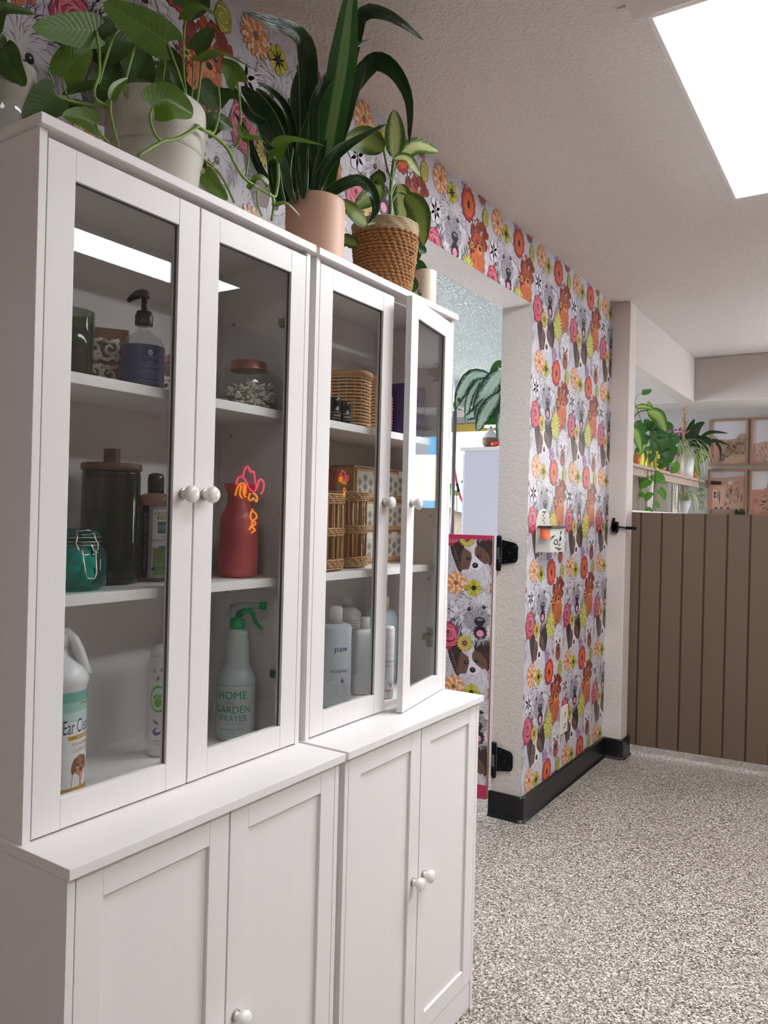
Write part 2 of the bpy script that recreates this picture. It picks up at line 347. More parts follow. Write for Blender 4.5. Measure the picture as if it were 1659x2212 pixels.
    C.up(); C.ell(.113, .173, .013, .017, (66, 18, 36), jag=.06); C.up()
    C.petals(.08, -.262, .020, 5, .013, .018, [(168, 124, 178), (184, 142, 192)], (74, 46, 86)); C.ell(.08, -.262, .005, .005, (226, 196, 120)); C.up()
    for i, k in enumerate((1, .82, .64, .46, .28)): C.ell(.275, .172, .030*k, .040*k, ((172, 166, 66), (206, 200, 104))[i % 2], i*.5, 10, .06, out=(70, 66, 26), ow=.0014); C.up()
    C.petals(.152, .018, .020, 8, .0058, .018, [(140, 30, 48), (186, 54, 56)], (56, 12, 22)); C.petals(.152, .018, .010, 6, .004, .010, [(196, 184, 70)], (86, 76, 26)); C.ell(.152, .018, .006, .006, (60, 50, 30)); C.up()
    C.petals(.172, .125, .010, 5, .008, .010, [(228, 212, 226)], (80, 70, 86)); C.ell(.172, .125, .003, .003, (110, 120, 70)); C.up()
    return C.p
def clip(pts, a, lim, keep_gt):
    out = []
    for i in range(len(pts)):
        p, q = pts[i], pts[(i+1) % len(pts)]
        ip = (p[a] >= lim) if keep_gt else (p[a] <= lim); iq = (q[a] >= lim) if keep_gt else (q[a] <= lim)
        if ip: out.append(p)
        if ip != iq:
            t = (lim-p[a])/(q[a]-p[a]); out.append((p[0]+(q[0]-p[0])*t, p[1]+(q[1]-p[1])*t))
    return out
def tile_print(prims, rects, u0, v0):
    out = []
    bb = [(min(p[0] for p in q[0]), max(p[0] for p in q[0]), min(p[1] for p in q[0]), max(p[1] for p in q[0])) for q in prims]
    for a, b, c, d in rects:
        out.append(([(a, c), (b, c), (b, d), (a, d)], lin((203, 198, 206)), 0))
        for i in range(math.floor((a-u0)/TILE)-1, math.ceil((b-u0)/TILE)+2):
            for j in range(math.floor((c-v0)/TILE)-1, math.ceil((d-v0)/TILE)+2):
                ox, oy = u0+i*TILE, v0+j*TILE
                if ox > b+.31 or ox < a-.31 or oy > d+.39 or oy < c-.24: continue
                for (pts, col, L), (x0, x1, y0, y1) in zip(prims, bb):
                    if x0+ox > b or x1+ox < a or y0+oy > d or y1+oy < c: continue
                    q = [(x+ox, y+oy) for x, y in pts]
                    if x0+ox < a: q = clip(q, 0, a, True)
                    if q and x1+ox > b: q = clip(q, 0, b, False)
                    if q and y0+oy < c: q = clip(q, 1, c, True)
                    if q and y1+oy > d: q = clip(q, 1, d, False)
                    if len(q) > 2: out.append((q, col, L+1))
    return out
PRINT = dog_print()
# ------------------------------------------------------------------ the room
def struct(name, mb, mats, **k): return setp(mb.build(name, mats, **k), kind='structure')
def floor_mat():
    m = bpy.data.materials.new('speckled_epoxy'); m.use_nodes = True; nt = m.node_tree; b = nt.nodes['Principled BSDF']; N = nt.nodes.new; Lk = nt.links.new
    tc = N('ShaderNodeTexCoord'); v = N('ShaderNodeTexVoronoi'); v.inputs['Scale'].default_value = 210; Lk(tc.outputs['Object'], v.inputs['Vector'])
    sp = N('ShaderNodeSeparateColor'); Lk(v.outputs['Color'], sp.inputs[0]); r = N('ShaderNodeValToRGB'); Lk(sp.outputs[0], r.inputs[0]); r.color_ramp.interpolation = 'CONSTANT'
    st = [(0, (70, 62, 56)), (.13, (112, 104, 96)), (.32, (150, 140, 131)), (.58, (182, 173, 164)), (.8, (214, 207, 199)), (.94, (238, 234, 228))]
    e = r.color_ramp.elements; e[0].position = 0; e[0].color = lin(st[0][1])+(1,); e[1].position = st[1][0]; e[1].color = lin(st[1][1])+(1,)
    for p, c in st[2:]: q = e.new(p); q.color = lin(c)+(1,)
    Lk(r.outputs[0], b.inputs['Base Color']); b.inputs['Roughness'].default_value = .28
    n = N('ShaderNodeTexNoise'); n.inputs['Scale'].default_value = 160; Lk(tc.outputs['Object'], n.inputs[0]); bp = N('ShaderNodeBump'); bp.inputs['Strength'].default_value = .35; bp.inputs['Distance'].default_value = .003
    Lk(n.outputs[0], bp.inputs['Height']); Lk(bp.outputs[0], b.inputs['Normal']); return m
def plaster(name, col, sc_=90, strength=.5, dist=.006, rough=.85):
    m = bpy.data.materials.new(name); m.use_nodes = True; nt = m.node_tree; b = nt.nodes['Principled BSDF']; N = nt.nodes.new; Lk = nt.links.new
    b.inputs['Base Color'].default_value = lin(col)+(1,); b.inputs['Roughness'].default_value = rough
    tc = N('ShaderNodeTexCoord'); n = N('ShaderNodeTexNoise'); n.inputs['Scale'].default_value = sc_; n.inputs['Detail'].default_value = 4; n.inputs['Distortion'].default_value = .6
    Lk(tc.outputs['Object'], n.inputs[0]); rp = N('ShaderNodeValToRGB'); rp.color_ramp.elements[0].position = .42; rp.color_ramp.elements[1].position = .62; Lk(n.outputs[0], rp.inputs[0])
    bp = N('ShaderNodeBump'); bp.inputs['Strength'].default_value = strength; bp.inputs['Distance'].default_value = dist
    Lk(rp.outputs[0], bp.inputs['Height']); Lk(bp.outputs[0], b.inputs['Normal']); return m
paint_c = plaster('ceiling_plaster', (222, 214, 210), 75, .45, .005)
paint_w = plaster('wall_plaster', (216, 207, 202), 60, .35, .004)
popcorn = plaster('popcorn_plaster', (216, 220, 216), 90, 1.0, .06)
smoothw = mat('painted_trim', (204, 195, 190), .6, bump=.15, bscale=60)
CZ = 2.87
struct('floor', MB().box(-3.4, 3.3, -2.7, 6.9, -.1, 0), floor_mat())
c = MB(); c.box(-.05, 3.3, -2.7, 6.9, CZ, CZ+.12); struct('ceiling', c, paint_c)
c = MB(); c.box(-3.4, -.05, -2.7, 6.9, CZ, CZ+.12); struct('ceiling_2', c, popcorn)
# wall with the print: near run, header over the opening, pier
wl = MB(); x0, x1 = -.21, -.05; oy, pz = 1.72, 2.55
wl.box(x0, x1, -2.7, oy, 0, CZ); wl.box(x0, x1, oy, 2.86, pz, CZ); wl.box(x0, x1, 2.86, 4.17, 0, CZ)
wl.m = 1
rects = [(-.35, oy, 1.95, CZ), (oy, 2.86, pz, CZ), (2.86, 4.17, .12, CZ)]
wl.polys(tile_print(PRINT, rects, 3.087, .5125), lambda u, v, h: (x1+.0004+h, u, v))
struct('wall_left', wl, [paint_w, INK])
struct('wall_right', MB().box(3.2, 3.3, -2.7, 6.9, 0, CZ), plaster('clay_paint', (108, 96, 90), 60, .3, .003))
struct('wall_near', MB().box(-3.4, 3.3, -2.8, -2.7, 0, CZ), plaster('taupe_paint', (110, 100, 94), 60, .3, .003))
fw = MB(); fw.box(-3.4, -2.62, 6.7, 6.82, 0, CZ); fw.box(-1.35, 3.3, 6.7, 6.82, 0, CZ); fw.box(-2.62, -1.35, 6.7, 6.82, 2.47, CZ); fw.box(-2.62, -1.35, 6.7, 6.82, 0, .95)
struct('wall_far', fw, plaster('far_paint', (180, 177, 175), 50, .2, .003))
struct('wall_west', MB().box(-3.4, -3.3, -2.7, 6.9, 0, CZ), plaster('west_paint', (214, 222, 224), 50, .2, .003))
# end column, beams
struct('trim_1', MB().box(-.21, .063, 4.17, 4.31, 0, CZ), paint_w, bevel=.006)
struct('trim_2', MB().box(-.07, .053, 4.31, 6.15, 2.5, CZ), smoothw, bevel=.004)
struct('trim_3', MB().box(-1.6, 3.2, 6.15, 6.7, 2.5, CZ), smoothw, bevel=.01)
struct('trim_4', MB().box(-.07, .045, 4.31, 6.7, 0, 1.55), smoothw, bevel=.004)       # half wall behind the gate
struct('trim_5', MB().box(.84, 1.6, .2, 1.356, CZ-.03, CZ), smoothw, bevel=.003)
# ceiling panels with their plaster surrounds
def panel(n, x0, x1, y0, y1):
    t = thing('ceiling_light', n, 'ceiling light', ((x0+x1)/2, (y0+y1)/2, CZ), group='frosted ceiling light panels')
    f = MB(); a, b = .012, .075
    for q in ((x0-b, x1+b, y0-b, y0-a), (x0-b, x1+b, y1+a, y1+b), (x0-b, x0-a, y0-a, y1+a), (x1+a, x1+b, y0-a, y1+a)): f.box(*q, CZ-.006, CZ)
    f.build('surround', paint_c, t, world=True, bevel=.002)
    f = MB()
    for q in ((x0-a, x1+a, y0-a, y0), (x0-a, x1+a, y1, y1+a), (x0-a, x0, y0, y1), (x1, x1+a, y0, y1)): f.box(*q, CZ-.012, CZ)
    f.build('frame', mat('panel_frame', (235, 228, 226), .4), t, world=True)
    m = MATS.get('diffuser')
    if not m:
        m = bpy.data.materials.new('diffuser'); m.use_nodes = True; nt = m.node_tree; b_ = nt.nodes['Principled BSDF']; b_.inputs['Base Color'].default_value = (.9, .92, .95, 1)
        tc = nt.nodes.new('ShaderNodeTexCoord'); ns = nt.nodes.new('ShaderNodeTexNoise'); ns.inputs['Scale'].default_value = 5; ns.inputs['Detail'].default_value = 6
        nt.links.new(tc.outputs['Object'], ns.inputs[0]); mr = nt.nodes.new('ShaderNodeMapRange'); mr.inputs['To Min'].default_value = PANEL_STRENGTH*.85; mr.inputs['To Max'].default_value = PANEL_STRENGTH*1.1
        nt.links.new(ns.outputs[0], mr.inputs[0]); b_.inputs['Emission Color'].default_value = (.95, .98, 1, 1); nt.links.new(mr.outputs[0], b_.inputs['Emission Strength']); MATS['diffuser'] = m
    MB().box(x0, x1, y0, y1, CZ-.008, CZ-.001).build('diffuser', m, t, world=True)
panel('frosted square ceiling light panel in the upper right corner of the room view', .88, 1.5, 1.4, 2.777)
panel('slim frosted ceiling light panel seen mirrored in the glass cabinet doors', 2.45, 2.76, -.1, 2.76)
# black cove base
def sweep_base(name, path, h=.125, t=.012, toe=.022):
    prof = [(0, 0), (toe, 0), (toe, .004), (t+.002, .014), (t, .03), (t, h-.006), (t-.004, h), (0, h)]
    mb = MB(); mb.smooth = False; n = len(prof); vs = []; N = len(path)
    for i, (px, py) in enumerate(path):
        a = Vector(path[max(0, i-1)]); b = Vector(path[min(N-1, i+1)]); d = (b-a).normalized(); nx, ny = d.y, -d.x
        d0 = (Vector(path[i])-a).normalized() if i else d; k = 1/max(.5, d0.dot(d)) if 0 < i < N-1 else 1
        for o, z in prof: vs.append((px+nx*o*k, py+ny*o*k, z))
    fs = [(i*n+k, i*n+k+1, (i+1)*n+k+1, (i+1)*n+k) for i in range(N-1) for k in range(n-1)]
    fs += [tuple(range(n)), tuple((N-1)*n+k for k in range(n))[::-1]]
    mb.add(vs, fs); return struct(name, mb, mat('black_cove_base', (16, 16, 19), .32, bump=.1, bscale=30), bevel=.0015)
arc = [(-.062+.018*math.sin(a), 2.872-.018*math.cos(a)) for a in [i*PI/12 for i in range(7)]]
sweep_base('baseboard_left', [(-.215, 2.854)]+arc+[(-.044, 3.4), (-.044, 4.16)])
sweep_base('baseboard_column', [(-.044, 4.164), (.05, 4.164), (.06, 4.166), (.069, 4.172), (.071, 4.185), (.071, 4.31)])
# windows
sky = mat('bright_outdoors', (240, 248, 255), .9, emit=5)
wn = MB(); yw = 6.68
for q in ((-2.66, -1.31, 2.39, 2.475), (-2.66, -1.31, .90, .96), (-2.66, -2.61, .96, 2.39), (-1.36, -1.31, .96, 2.39)): wn.box(q[0], q[1], yw-.02, yw+.12, q[2], q[3])
o = struct('window_1', wn, mat('mustard_paint', (190, 158, 66), .5), bevel=.002)
bl = MB().box(-2.61, -1.36, 6.74, 6.745, .96, 2.39)
bm_ = bpy.data.materials.new('frosted_daylight'); bm_.use_nodes = True; nt = bm_.node_tree; b = nt.nodes['Principled BSDF']
tc = nt.nodes.new('ShaderNodeTexCoord'); ns = nt.nodes.new('ShaderNodeTexNoise'); ns.inputs['Scale'].default_value = 14; ns.inputs['Detail'].default_value = 7; nt.links.new(tc.outputs['Object'], ns.inputs[0])
rp = nt.nodes.new('ShaderNodeValToRGB'); rp.color_ramp.elements[0].position = .3; rp.color_ramp.elements[0].color = (.45, .52, .6, 1); rp.color_ramp.elements[1].position = .5; rp.color_ramp.elements[1].color = (.95, 1, 1, 1)  # noise dims the glow in patches, standing in for leaf shadows
nt.links.new(ns.outputs[0], rp.inputs[0]); nt.links.new(rp.outputs[0], b.inputs['Emission Color']); b.inputs['Emission Strength'].default_value = 2.6
bl.build('frosted_pane', bm_, o)
v = MB(); v.box(-2.7, -1.27, 6.60, 6.69, 2.535, 2.61); v.build('valance', mat('valance', (220, 200, 194), .7), o)
v = MB(); v.box(-2.7, -1.27, 6.61, 6.69, 2.478, 2.534); v.build('valance_rail', mat('valance_grey', (150, 150, 152), .5), o)
wn = MB()
for q in ((1.05, 2.95, 2.28, 2.34), (1.05, 2.95, 1.47, 1.53), (1.05, 1.11, 1.53, 2.28), (2.89, 2.95, 1.53, 2.28), (1.98, 2.03, 1.53, 2.28)): wn.box(q[0], q[1], 6.66, 6.71, q[2], q[3])
o = struct('window_2', wn, smoothw, bevel=.002)
for nm, x0, x1, z0, z1, cc, em in (('lower_pane', 1.11, 2.89, 1.53, 1.64, (110, 190, 236), 3.6), ('cream_blind', 1.11, 2.89, 1.64, 2.1, (250, 234, 210), 5.5), ('upper_pane', 1.36, 2.89, 2.1, 2.28, (186, 198, 212), 2.2), ('blue_pane', 1.11, 1.36, 2.1, 2.28, (100, 186, 240), 3.2)):
    MB().box(x0, x1, 6.69, 6.699, z0, z1).build(nm, mat('lit_'+nm, cc, .8, emit=em), o)
wn = MB()
for q in ((5.82, 6.58, 2.14, 2.2), (5.82, 6.58, .8, .86), (5.82, 5.87, .86, 2.14), (6.53, 6.58, .86, 2.14)): wn.box(3.16, 3.21, *q)
o = struct('window_4', wn, smoothw, bevel=.002); MB().box(3.19, 3.199, 5.87, 6.53, .86, 2.14).build('frosted_pane', sky, o)
wn = MB()
for q in ((2.1, 4.3, 2.2, 2.26), (2.1, 4.3, .9, .96), (2.1, 2.16, .96, 2.2), (4.24, 4.3, .96, 2.2), (3.17, 3.23, .96, 2.2)): wn.box(-3.31, -3.26, q[0], q[1], q[2], q[3])
o = struct('window_3', wn, smoothw, bevel=.002); MB().box(-3.3, -3.292, 2.16, 4.24, .96, 2.2).build('frosted_pane', sky, o)
# ------------------------------------------------------------------ gates, hinges, wall fittings
def gate_print():
    t = thing('wallpapered_gate', 'narrow swing gate papered in dogs and flowers beyond the opening', 'gate', (-.216, 2.822, 0), math.radians(191.2-180))
    W_, z0, z1 = .78, .085, 1.405
    b = MB(); b.m = 0; b.box(-W_, 0, .0, .03, z0, z1); b.m = 1
    P = tile_print(PRINT, [(-W_, -.0, z0+.07, z1-.022)], -.056, .968)
    b.m = 2; b.box(-W_, -.0, -.0015, 0, z0, z1); b.m = 1
    b.polys(P, lambda u, v, h: (u, -.0019-h, v)); b.build('panel', [mat('plywood_edge', (196, 160, 112), .6, var=.12, vscale=40, stretch=(40, 40, 1)), INK, mat('magenta_paint', (190, 44, 92), .5)], t)
    s = MB(); s.box(.0, .003, .009, .012, z0, z1); s.box(.0, .003, .019, .022, z0, z1); s.build('ply_layer', mat('ply_dark', (140, 100, 66), .6), t)
    return t
gate_print()
iron = mat('black_iron', (18, 18, 20), .4, metal=.6, bump=.15, bscale=120)
def strap_hinge(label, z):
    t = thing('strap_hinge', label, 'hinge', (-.190, 2.856, z), group='black strap hinges on the white post')
    b = MB(); h = .055
    b.prism([(.012, -h), (.085, -h+.012), (.094, -h+.02), (.098, -h+.035), (.098, h-.02), (.090, h-.006), (.078, h), (.012, h+.012)], .004, Matrix.Translation((0, -.006, 0)))
    b.build('plate', iron, t, bevel=.001)
    b = MB(); b.smooth = True; b.lathe([(.0, -.09), (.011, -.088), (.012, -.08), (.012, -.03), (.010, -.028), (.010, .028), (.012, .03), (.012, .08), (.011, .088), (0, .09)], 16, Matrix.Translation((0, -.012, 0)))
    b.build('barrel', iron, t)
    MB().box(-.008, .008, -.0245, -.022, -.03, .03).build('pin_gap', mat('hinge_steel', (120, 118, 112), .4, metal=.7), t)
    MB().box(-.018, .0, -.006, -.001, -.085, .085).build('gate_leaf', iron, t)
    for x, zz in ((.03, .045), (.03, -.04), (.082, .035), (.082, -.03), (.055, .003)):
        b = MB(); b.smooth = True; b.lathe([(.0, .0035), (.004, .003), (.006, 0)], 12, Matrix.Translation((x, -.006, zz)) @ Matrix.Rotation(PI/2, 4, 'X')); b.build('screw', mat('screw_dark', (60, 60, 62), .35, metal=.9), t)
strap_hinge('upper black strap hinge on the white post', 1.318); strap_hinge('lower black strap hinge on the white post', .283)
def brown_gate():
    t = thing('panelled_gate', 'taupe brown grooved board gate standing ajar past the end column', 'gate', (.03, 4.34, 0), math.radians(5.5))
    wd = mat('taupe_board', (106, 87, 70), .55, var=.05, vscale=30, stretch=(1, 1, 8), bump=.35, bscale=70)
    z0, z1, W_ = .055, 1.548, 1.3
    pts = [(0, 0)]
    e = [.075 + .1275*i for i in range(10)]
    outline = [(0, .018)]
    b = MB(); x = 0
    b.box(0, W_, .008, .022, z0, z1)
    for g in e+[W_]:
        b.box(x, min(g, W_), 0, .008, z0, z1); x = g+.011
    b.build('board_panel', wd, t, bevel=.0015)
    s = MB()
    for g in e:
        if g+.011 < W_: s.box(g, g+.011, .005, .0078, z0, z1)
    s.build('groove', mat('groove_brown', (60, 46, 36), .7), t)
brown_gate()
t = thing('gate_latch', 'black gate latch bolted to the end column', 'latch', (.0, 4.168, 1.452))
b = MB(); b.box(-.016, .022, -.03, 0, -.034, .034); b.build('latch_box', iron, t, bevel=.004)
b = MB(); b.smooth = True; b.tube([(.0, -.014, .0), (.0, -.03, 0)], .02, 12); b.box(-.012, .0, -.028, -.008, .03, .058); b.build('latch_tongue', iron, t)
b = MB(); b.tube([(.015, -.016, .004), (.085, -.016, -.006)], .0055, 8); b.box(.07, .135, -.022, -.01, -.014, .006); b.build('latch_bar', iron, t, bevel=.002)
t = thing('power_outlet', 'white double power outlet low on the papered wall', 'outlet', (-.048, 3.435, .386))
MB().box(0, .007, -.055, .055, -.075, .075).build('cover_plate', mat('outlet_white', (230, 224, 216), .4), t, bevel=.003)
for z in (.03, -.03):
    b = MB(); b.lathe([(.022, 0), (.022, .004), (.018, .006)], 16, Matrix.Translation((.005, 0, z)) @ Matrix.Rotation(PI/2, 4, 'Y'), sx=.85); f = b.build('socket', mat('outlet_face', (214, 208, 200), .4), t)
    b = MB()
    for yy in (-.007, .007): b.box(.0105, .0125, yy-.0012, yy+.0012, z-.002, z+.010)
    b.box(.0105, .0125, -.002, .002, z-.013, z-.009); b.build('slot', mat('slot_dark', (40, 36, 34), .6), t)
# wall mail box
t = thing('wall_mailbox', 'white painted metal wall letterbox with flower sprigs', 'mailbox', (-.048, 3.06, 1.33))
enamel = mat('white_enamel', (214, 212, 206), .35, coat=.3)
b = MB(); Mx = Matrix(((0, 1, 0, 0), (1, 0, 0, 0), (0, 0, 1, 0), (0, 0, 0, 1)))
ys = [(-.095, -.01), (.095, -.01), (.095, .135)]+[(.095*math.cos(a), .14+.078*math.sin(a)) for a in [i*PI/14 for i in range(15)]]+[(-.095, .135)]
b.prism(ys, .004, Mx); b.build('back_plate', enamel, t, bevel=.0015)
b = MB(); b.box(.004, .078, -.09, -.087, 0, .118); b.box(.004, .078, .087, .09, 0, .118); b.box(.075, .078, -.087, .087, 0, .118); b.box(.004, .078, -.09, .09, -.003, 0); b.build('box', enamel, t, bevel=.001)
b = MB(); b.box(.012, .088, -.1, .095, .119, .130); b.build('lid', mat('mailbox_wood', (70, 52, 42), .5), t, bevel=.002)
C = Canvas(9)
for i in range(4): C.ell(.072+.010*i, .066-.012*i+.02*(i % 2), .012, .006, (112, 118, 70), .8-i*.4, 8)
C.up(); C.ell(.098, .046, .013, .015, (40, 52, 66)); C.up(); C.ell(.098, .046, .006, .008, (226, 210, 200)); C.up()
C.ell(.126, .062, .006, .012, (44, 52, 62)); C.ell(.128, .092, .005, .009, (60, 60, 58)); C.stroke(.118, .02, .128, .1, .003, (110, 112, 74)); C.ell(.122, .06, .012, .004, (120, 124, 80), 1.2, 8); C.ell(.108, .016, .018, .005, (96, 112, 60), -.2, 8); C.ell(.122, .01, .014, .006, (104, 120, 66), .3, 8)
for i in range(5): C.stroke(.118, .024, .104+.008*i, .044, .0025, (34, 42, 60))
b = MB(); b.polys(C.p, lambda u, v, h: (.0785+h, (u-.072)*2.3-.075, v*1.05)); b.build('painted_sprig', INK, t)
C = Canvas(3); C.stroke(-.0, .135, -.0, .2, .002, (60, 60, 60)); [C.ell(.01*(-1)**i, .145+.012*i, .009, .005, (60, 62, 60), .5*(-1)**i, 8) for i in range(5)]
b = MB(); b.polys(C.p, lambda u, v, h: (.0045+h, u, v)); b.build('painted_stem', INK, t)
b = MB(); b.box(.004, .0065, -.02, .03, .198, .204); b.build('hanging_hole', mat('slot_dark', (40, 36, 34), .6), t)
o = MB(); o.smooth = True
for i in range(6):
    a0, a1 = i/6, (i+1)/6; f_ = lambda a: (-.0935-.012*a-.010*a*a, .116-.045*a); p0, p1 = f_(a0), f_(a1)
    o.add([(.026+.010*a0, p0[0], p0[1]), (.070+.012*a0, p0[0], p0[1]-.010), (.070+.012*a1, p1[0], p1[1]-.010), (.026+.010*a1, p1[0], p1[1])], [(0, 1, 2, 3)])
tt = o.build('sticky_note', mat('orange_note', (244, 118, 70), .7)); tt.location = (-.048, 3.06, 1.33); setp(tt, 'small orange paper note sticking out of the white letterbox', 'note')
sl = tt.modifiers.new('s', 'SOLIDIFY'); sl.thickness = .0006

# ------------------------------------------------------------------ cabinets
W_ = .713; ZC = .955; ZT = 2.135
pane = glass('door_glass', (.955, .965, .96), 0, 1.5)
metal_n = mat('nickel', (170, 164, 156), .28, metal=1)
knobm = mat('porcelain_white', (240, 237, 234), .12, coat=.6)
gapm = mat('shadow_gap', (120, 112, 108), .7)
def knob(parent, x, y, z):
    b = MB(); b.smooth = True
    b.lathe([(.0, .034), (.008, .0335), (.0145, .031), (.0175, .026), (.0165, .020), (.011, .014), (.0075, .009), (.0085, .003), (.0105, 0)], 28, Matrix.Translation((x, y, z)) @ Matrix.Rotation(PI/2, 4, 'Y'))
    k = b.build('knob', knobm, parent)
    b = MB(); b.smooth = True; b.lathe([(.0112, 0), (.0112, .003), (.0098, .004)], 24, Matrix.Translation((x, y, z)) @ Matrix.Rotation(PI/2, 4, 'Y')); b.build('knob_collar', metal_n, k)
def hinge(parent, x, y, z, s):
    b = MB(); b.box(x-.022, x+.012, y, y+s*.003, z-.03, z-.008); b.box(x-.022, x+.012, y, y+s*.003, z+.008, z+.03); b.box(x-.034, x+.03, y+s*.002, y+s*.011, z-.009, z+.009)
    b.build('cup_hinge', metal_n, parent, bevel=.002)
    for dx in (-.014, .004):
        for dz in (-.019, .019): b = MB(); b.smooth = True; b.lathe([(0, .002), (.004, .0018), (.0055, 0)], 10, Matrix.Translation((x+dx, y+s*.003, z+dz)) @ Matrix.Rotation(-s*PI/2, 4, 'X')); b.build('screw', mat('screw_bright', (210, 205, 198), .2, metal=1), parent)
def lower(y0, label, knobs):
    t = thing('base_cabinet', label, 'cabinet', (0, y0, 0), group='white base cabinets')
    b = MB(); b.box(0, .4136, 0, W_, ZC-.018, ZC); b.build('countertop', white, t, bevel=.0012)
    b = MB(); b.box(0, .4, .006, .0205, 0, ZC-.018); b.box(0, .4, W_-.0205, W_-.006, 0, ZC-.018); b.box(0, .01, .0205, W_-.0205, .06, ZC-.018); b.box(.01, .375, .0205, W_-.0205, .06, .08); b.box(.01, .375, .0205, W_-.0205, .5, .515)
    b.build('carcass', white, t, bevel=.0008)
    b = MB(); b.box(.376, .397, .0205, W_-.0205, .002, .082); b.build('plinth', white, t, bevel=.001)
    for i, (a, c) in enumerate(((.0222, .3545), (.3585, .6908))):
        z0, z1, s = .088, .932, .05
        p = MB(); p.box(.386, .3925, a+s, c-s, z0+s, z1-s); d = p.build('door', white, t)
        for q in ((a, a+s), (c-s, c)): MB().box(.3825, .4, *q, z0, z1).build('stile', white, d, bevel=.0008)
        for q in ((z1-s, z1-.0002), (z0+.0002, z0+s)): MB().box(.3828, .3998, a+s+.0004, c-s-.0004, *q).build('rail', white, d, bevel=.0008)
        ky = c-.026 if i == 0 else a+.026
        knob(d, .4, ky, .527)
    return t
lower(0, 'white two-door base cabinet nearest the camera with panelled doors', 1)
lower(W_+.0115, 'white two-door base cabinet beyond, next to the papered swing gate', 1)
def upper(y0, label, open_=0):
    t = thing('glass_cabinet', label, 'cabinet', (0, y0, ZC), group='white glass-door cabinets on the base cabinets')
    H = ZT-ZC
    b = MB(); b.box(0, .293, 0, W_, H-.018, H); b.build('top_board', white, t, bevel=.0015)
    b = MB(); b.box(0, .28, .006, .0205, 0, H-.018); b.box(0, .28, W_-.0205, W_-.006, 0, H-.018); b.box(0, .008, .0205, W_-.0205, 0, H-.018)
    b.box(.008, .262, .0205, W_-.0205, 0, .016); b.box(.008, .258, .0205, W_-.0205, H-.034, H-.018); b.build('carcass', white, t, bevel=.0008)
    for z in (1.34-ZC, 1.73-ZC):
        b = MB(); b.box(.008, .246, .0207, W_-.0207, z-.011, z+.009); s = b.build('shelf', white, t, bevel=.001)
    for z in (1.30-ZC, 1.69-ZC, 1.97-ZC, 1.5-ZC):
        for x in (.05, .22):
            b = MB(); b.lathe([(0, .0015), (.0045, .0012), (.0055, 0)], 10, Matrix.Translation((x, W_-.0205, z)) @ Matrix.Rotation(PI/2, 4, 'X')); b.smooth = True; b.build('screw_cap', mat('screw_cap', (186, 180, 176), .4, metal=.3), t)
    for i, (a, c) in enumerate(((.0222, .3545), (.3585, .6908))):
        z0, z1, s = .004, H-.03, .052; hy = a if i == 0 else c; ang = 0
        if open_ and i == 1: ang = open_
        d = bpy.data.objects.new('door', None); COL.objects.link(d); d.parent = t; d.location = (.28, hy, 0); d.rotation_euler = (0, 0, ang)
        a -= hy; c -= hy
        for q in ((a, a+s), (c-s, c)): MB().box(-.0175, 0, *q, z0, z1).build('stile', white, d, bevel=.0008)
        for q in ((z1-s, z1-.0002), (z0+.0002, z0+s)): MB().box(-.0172, -.0002, a+s+.0004, c-s-.0004, *q).build('rail', white, d, bevel=.0008)
        b = MB(); b.box(-.013, -.0105, a+s-.004, c-s+.004, z0+s-.004, z1-s+.004); b.build('glass_pane', pane, d)
        b = MB(); e = .0045; g = mat('rubber_bead', (78, 76, 78), .5)
        for q in ((a+s, a+s+e*.45, z0+s, z1-s), (c-s-e*.45, c-s, z0+s, z1-s), (a+s, c-s, z1-s-e*.45, z1-s)): b.box(-.0102, -.006, *q)
        b.build('glazing_bead', g, d)
        kk = c-.026 if i == 0 else a+.026
        knob(d, 0, kk, 1.534-ZC)
        sy = 1 if i == 0 else -1; yy = .0205 if i == 0 else W_-.0205
        for z in (1.115-ZC, 1.955-ZC): hinge(t, .24, yy, z, sy)
    return t
upper(0, 'white glass-door cabinet nearest the camera, holding jars and bottles')
upper(W_+.0115, 'white glass-door cabinet beyond with its far door ajar', math.radians(9.3))
S1, S2, S0 = 1.3495, 1.7395, ZC+.0165       # middle shelf, top shelf, floor board tops
# ------------------------------------------------------------------ things in the near glass cabinet
def lath(name, prof, mats, parent, n=40, smooth=True, **k):
    b = MB(); b.smooth = smooth; b.lathe(prof, n, **{q: k.pop(q) for q in list(k) if q in ('M', 'sx', 'sy', 'cap', 'sq')}); return b.build(name, mats, parent, **k)
def label_on(name, prims, fn, parent, eps=1e-4): b = MB(); b.polys(prims, fn, eps); return b.build(name, INK, parent)
tumb = thing('glass_tumbler', 'dark green glass tumbler at the left end of the top shelf', 'tumbler', (.15, .165, S2))
lath('cup', [(0, .004), (.036, .004), (.038, .01), (.04, .128), (.0385, .13), (.037, .126), (.035, .012), (0, .010)], glass('green_glass', (.50, .60, .50)), tumb)
lath('wax_fill', [(0, .012), (.034, .012), (.0355, .095), (0, .095)], glass('wax_green', (.5, .6, .5), body=.5, bodycol=(96, 108, 82)), tumb)
wood = mat('aged_wood', (140, 100, 74), .6, var=.25, vscale=25, stretch=(1, 1, .15), bump=.2, bscale=80)
carv = mat('carved_whitewash', (216, 206, 196), .7, bump=.3, bscale=120)
def scroll(b, cx, cz, r, a0, turns, s=1, y=-.004, th=.0045):
    pts = [];
    for i in range(26):
        q = i/25; a = a0+s*turns*2*PI*q; rr = r*(1-.8*q); pts.append((cx+rr*math.cos(a), y, cz+rr*math.sin(a)))
    b.tube(pts, [th*(1-.35*i/25) for i in range(26)], 6)
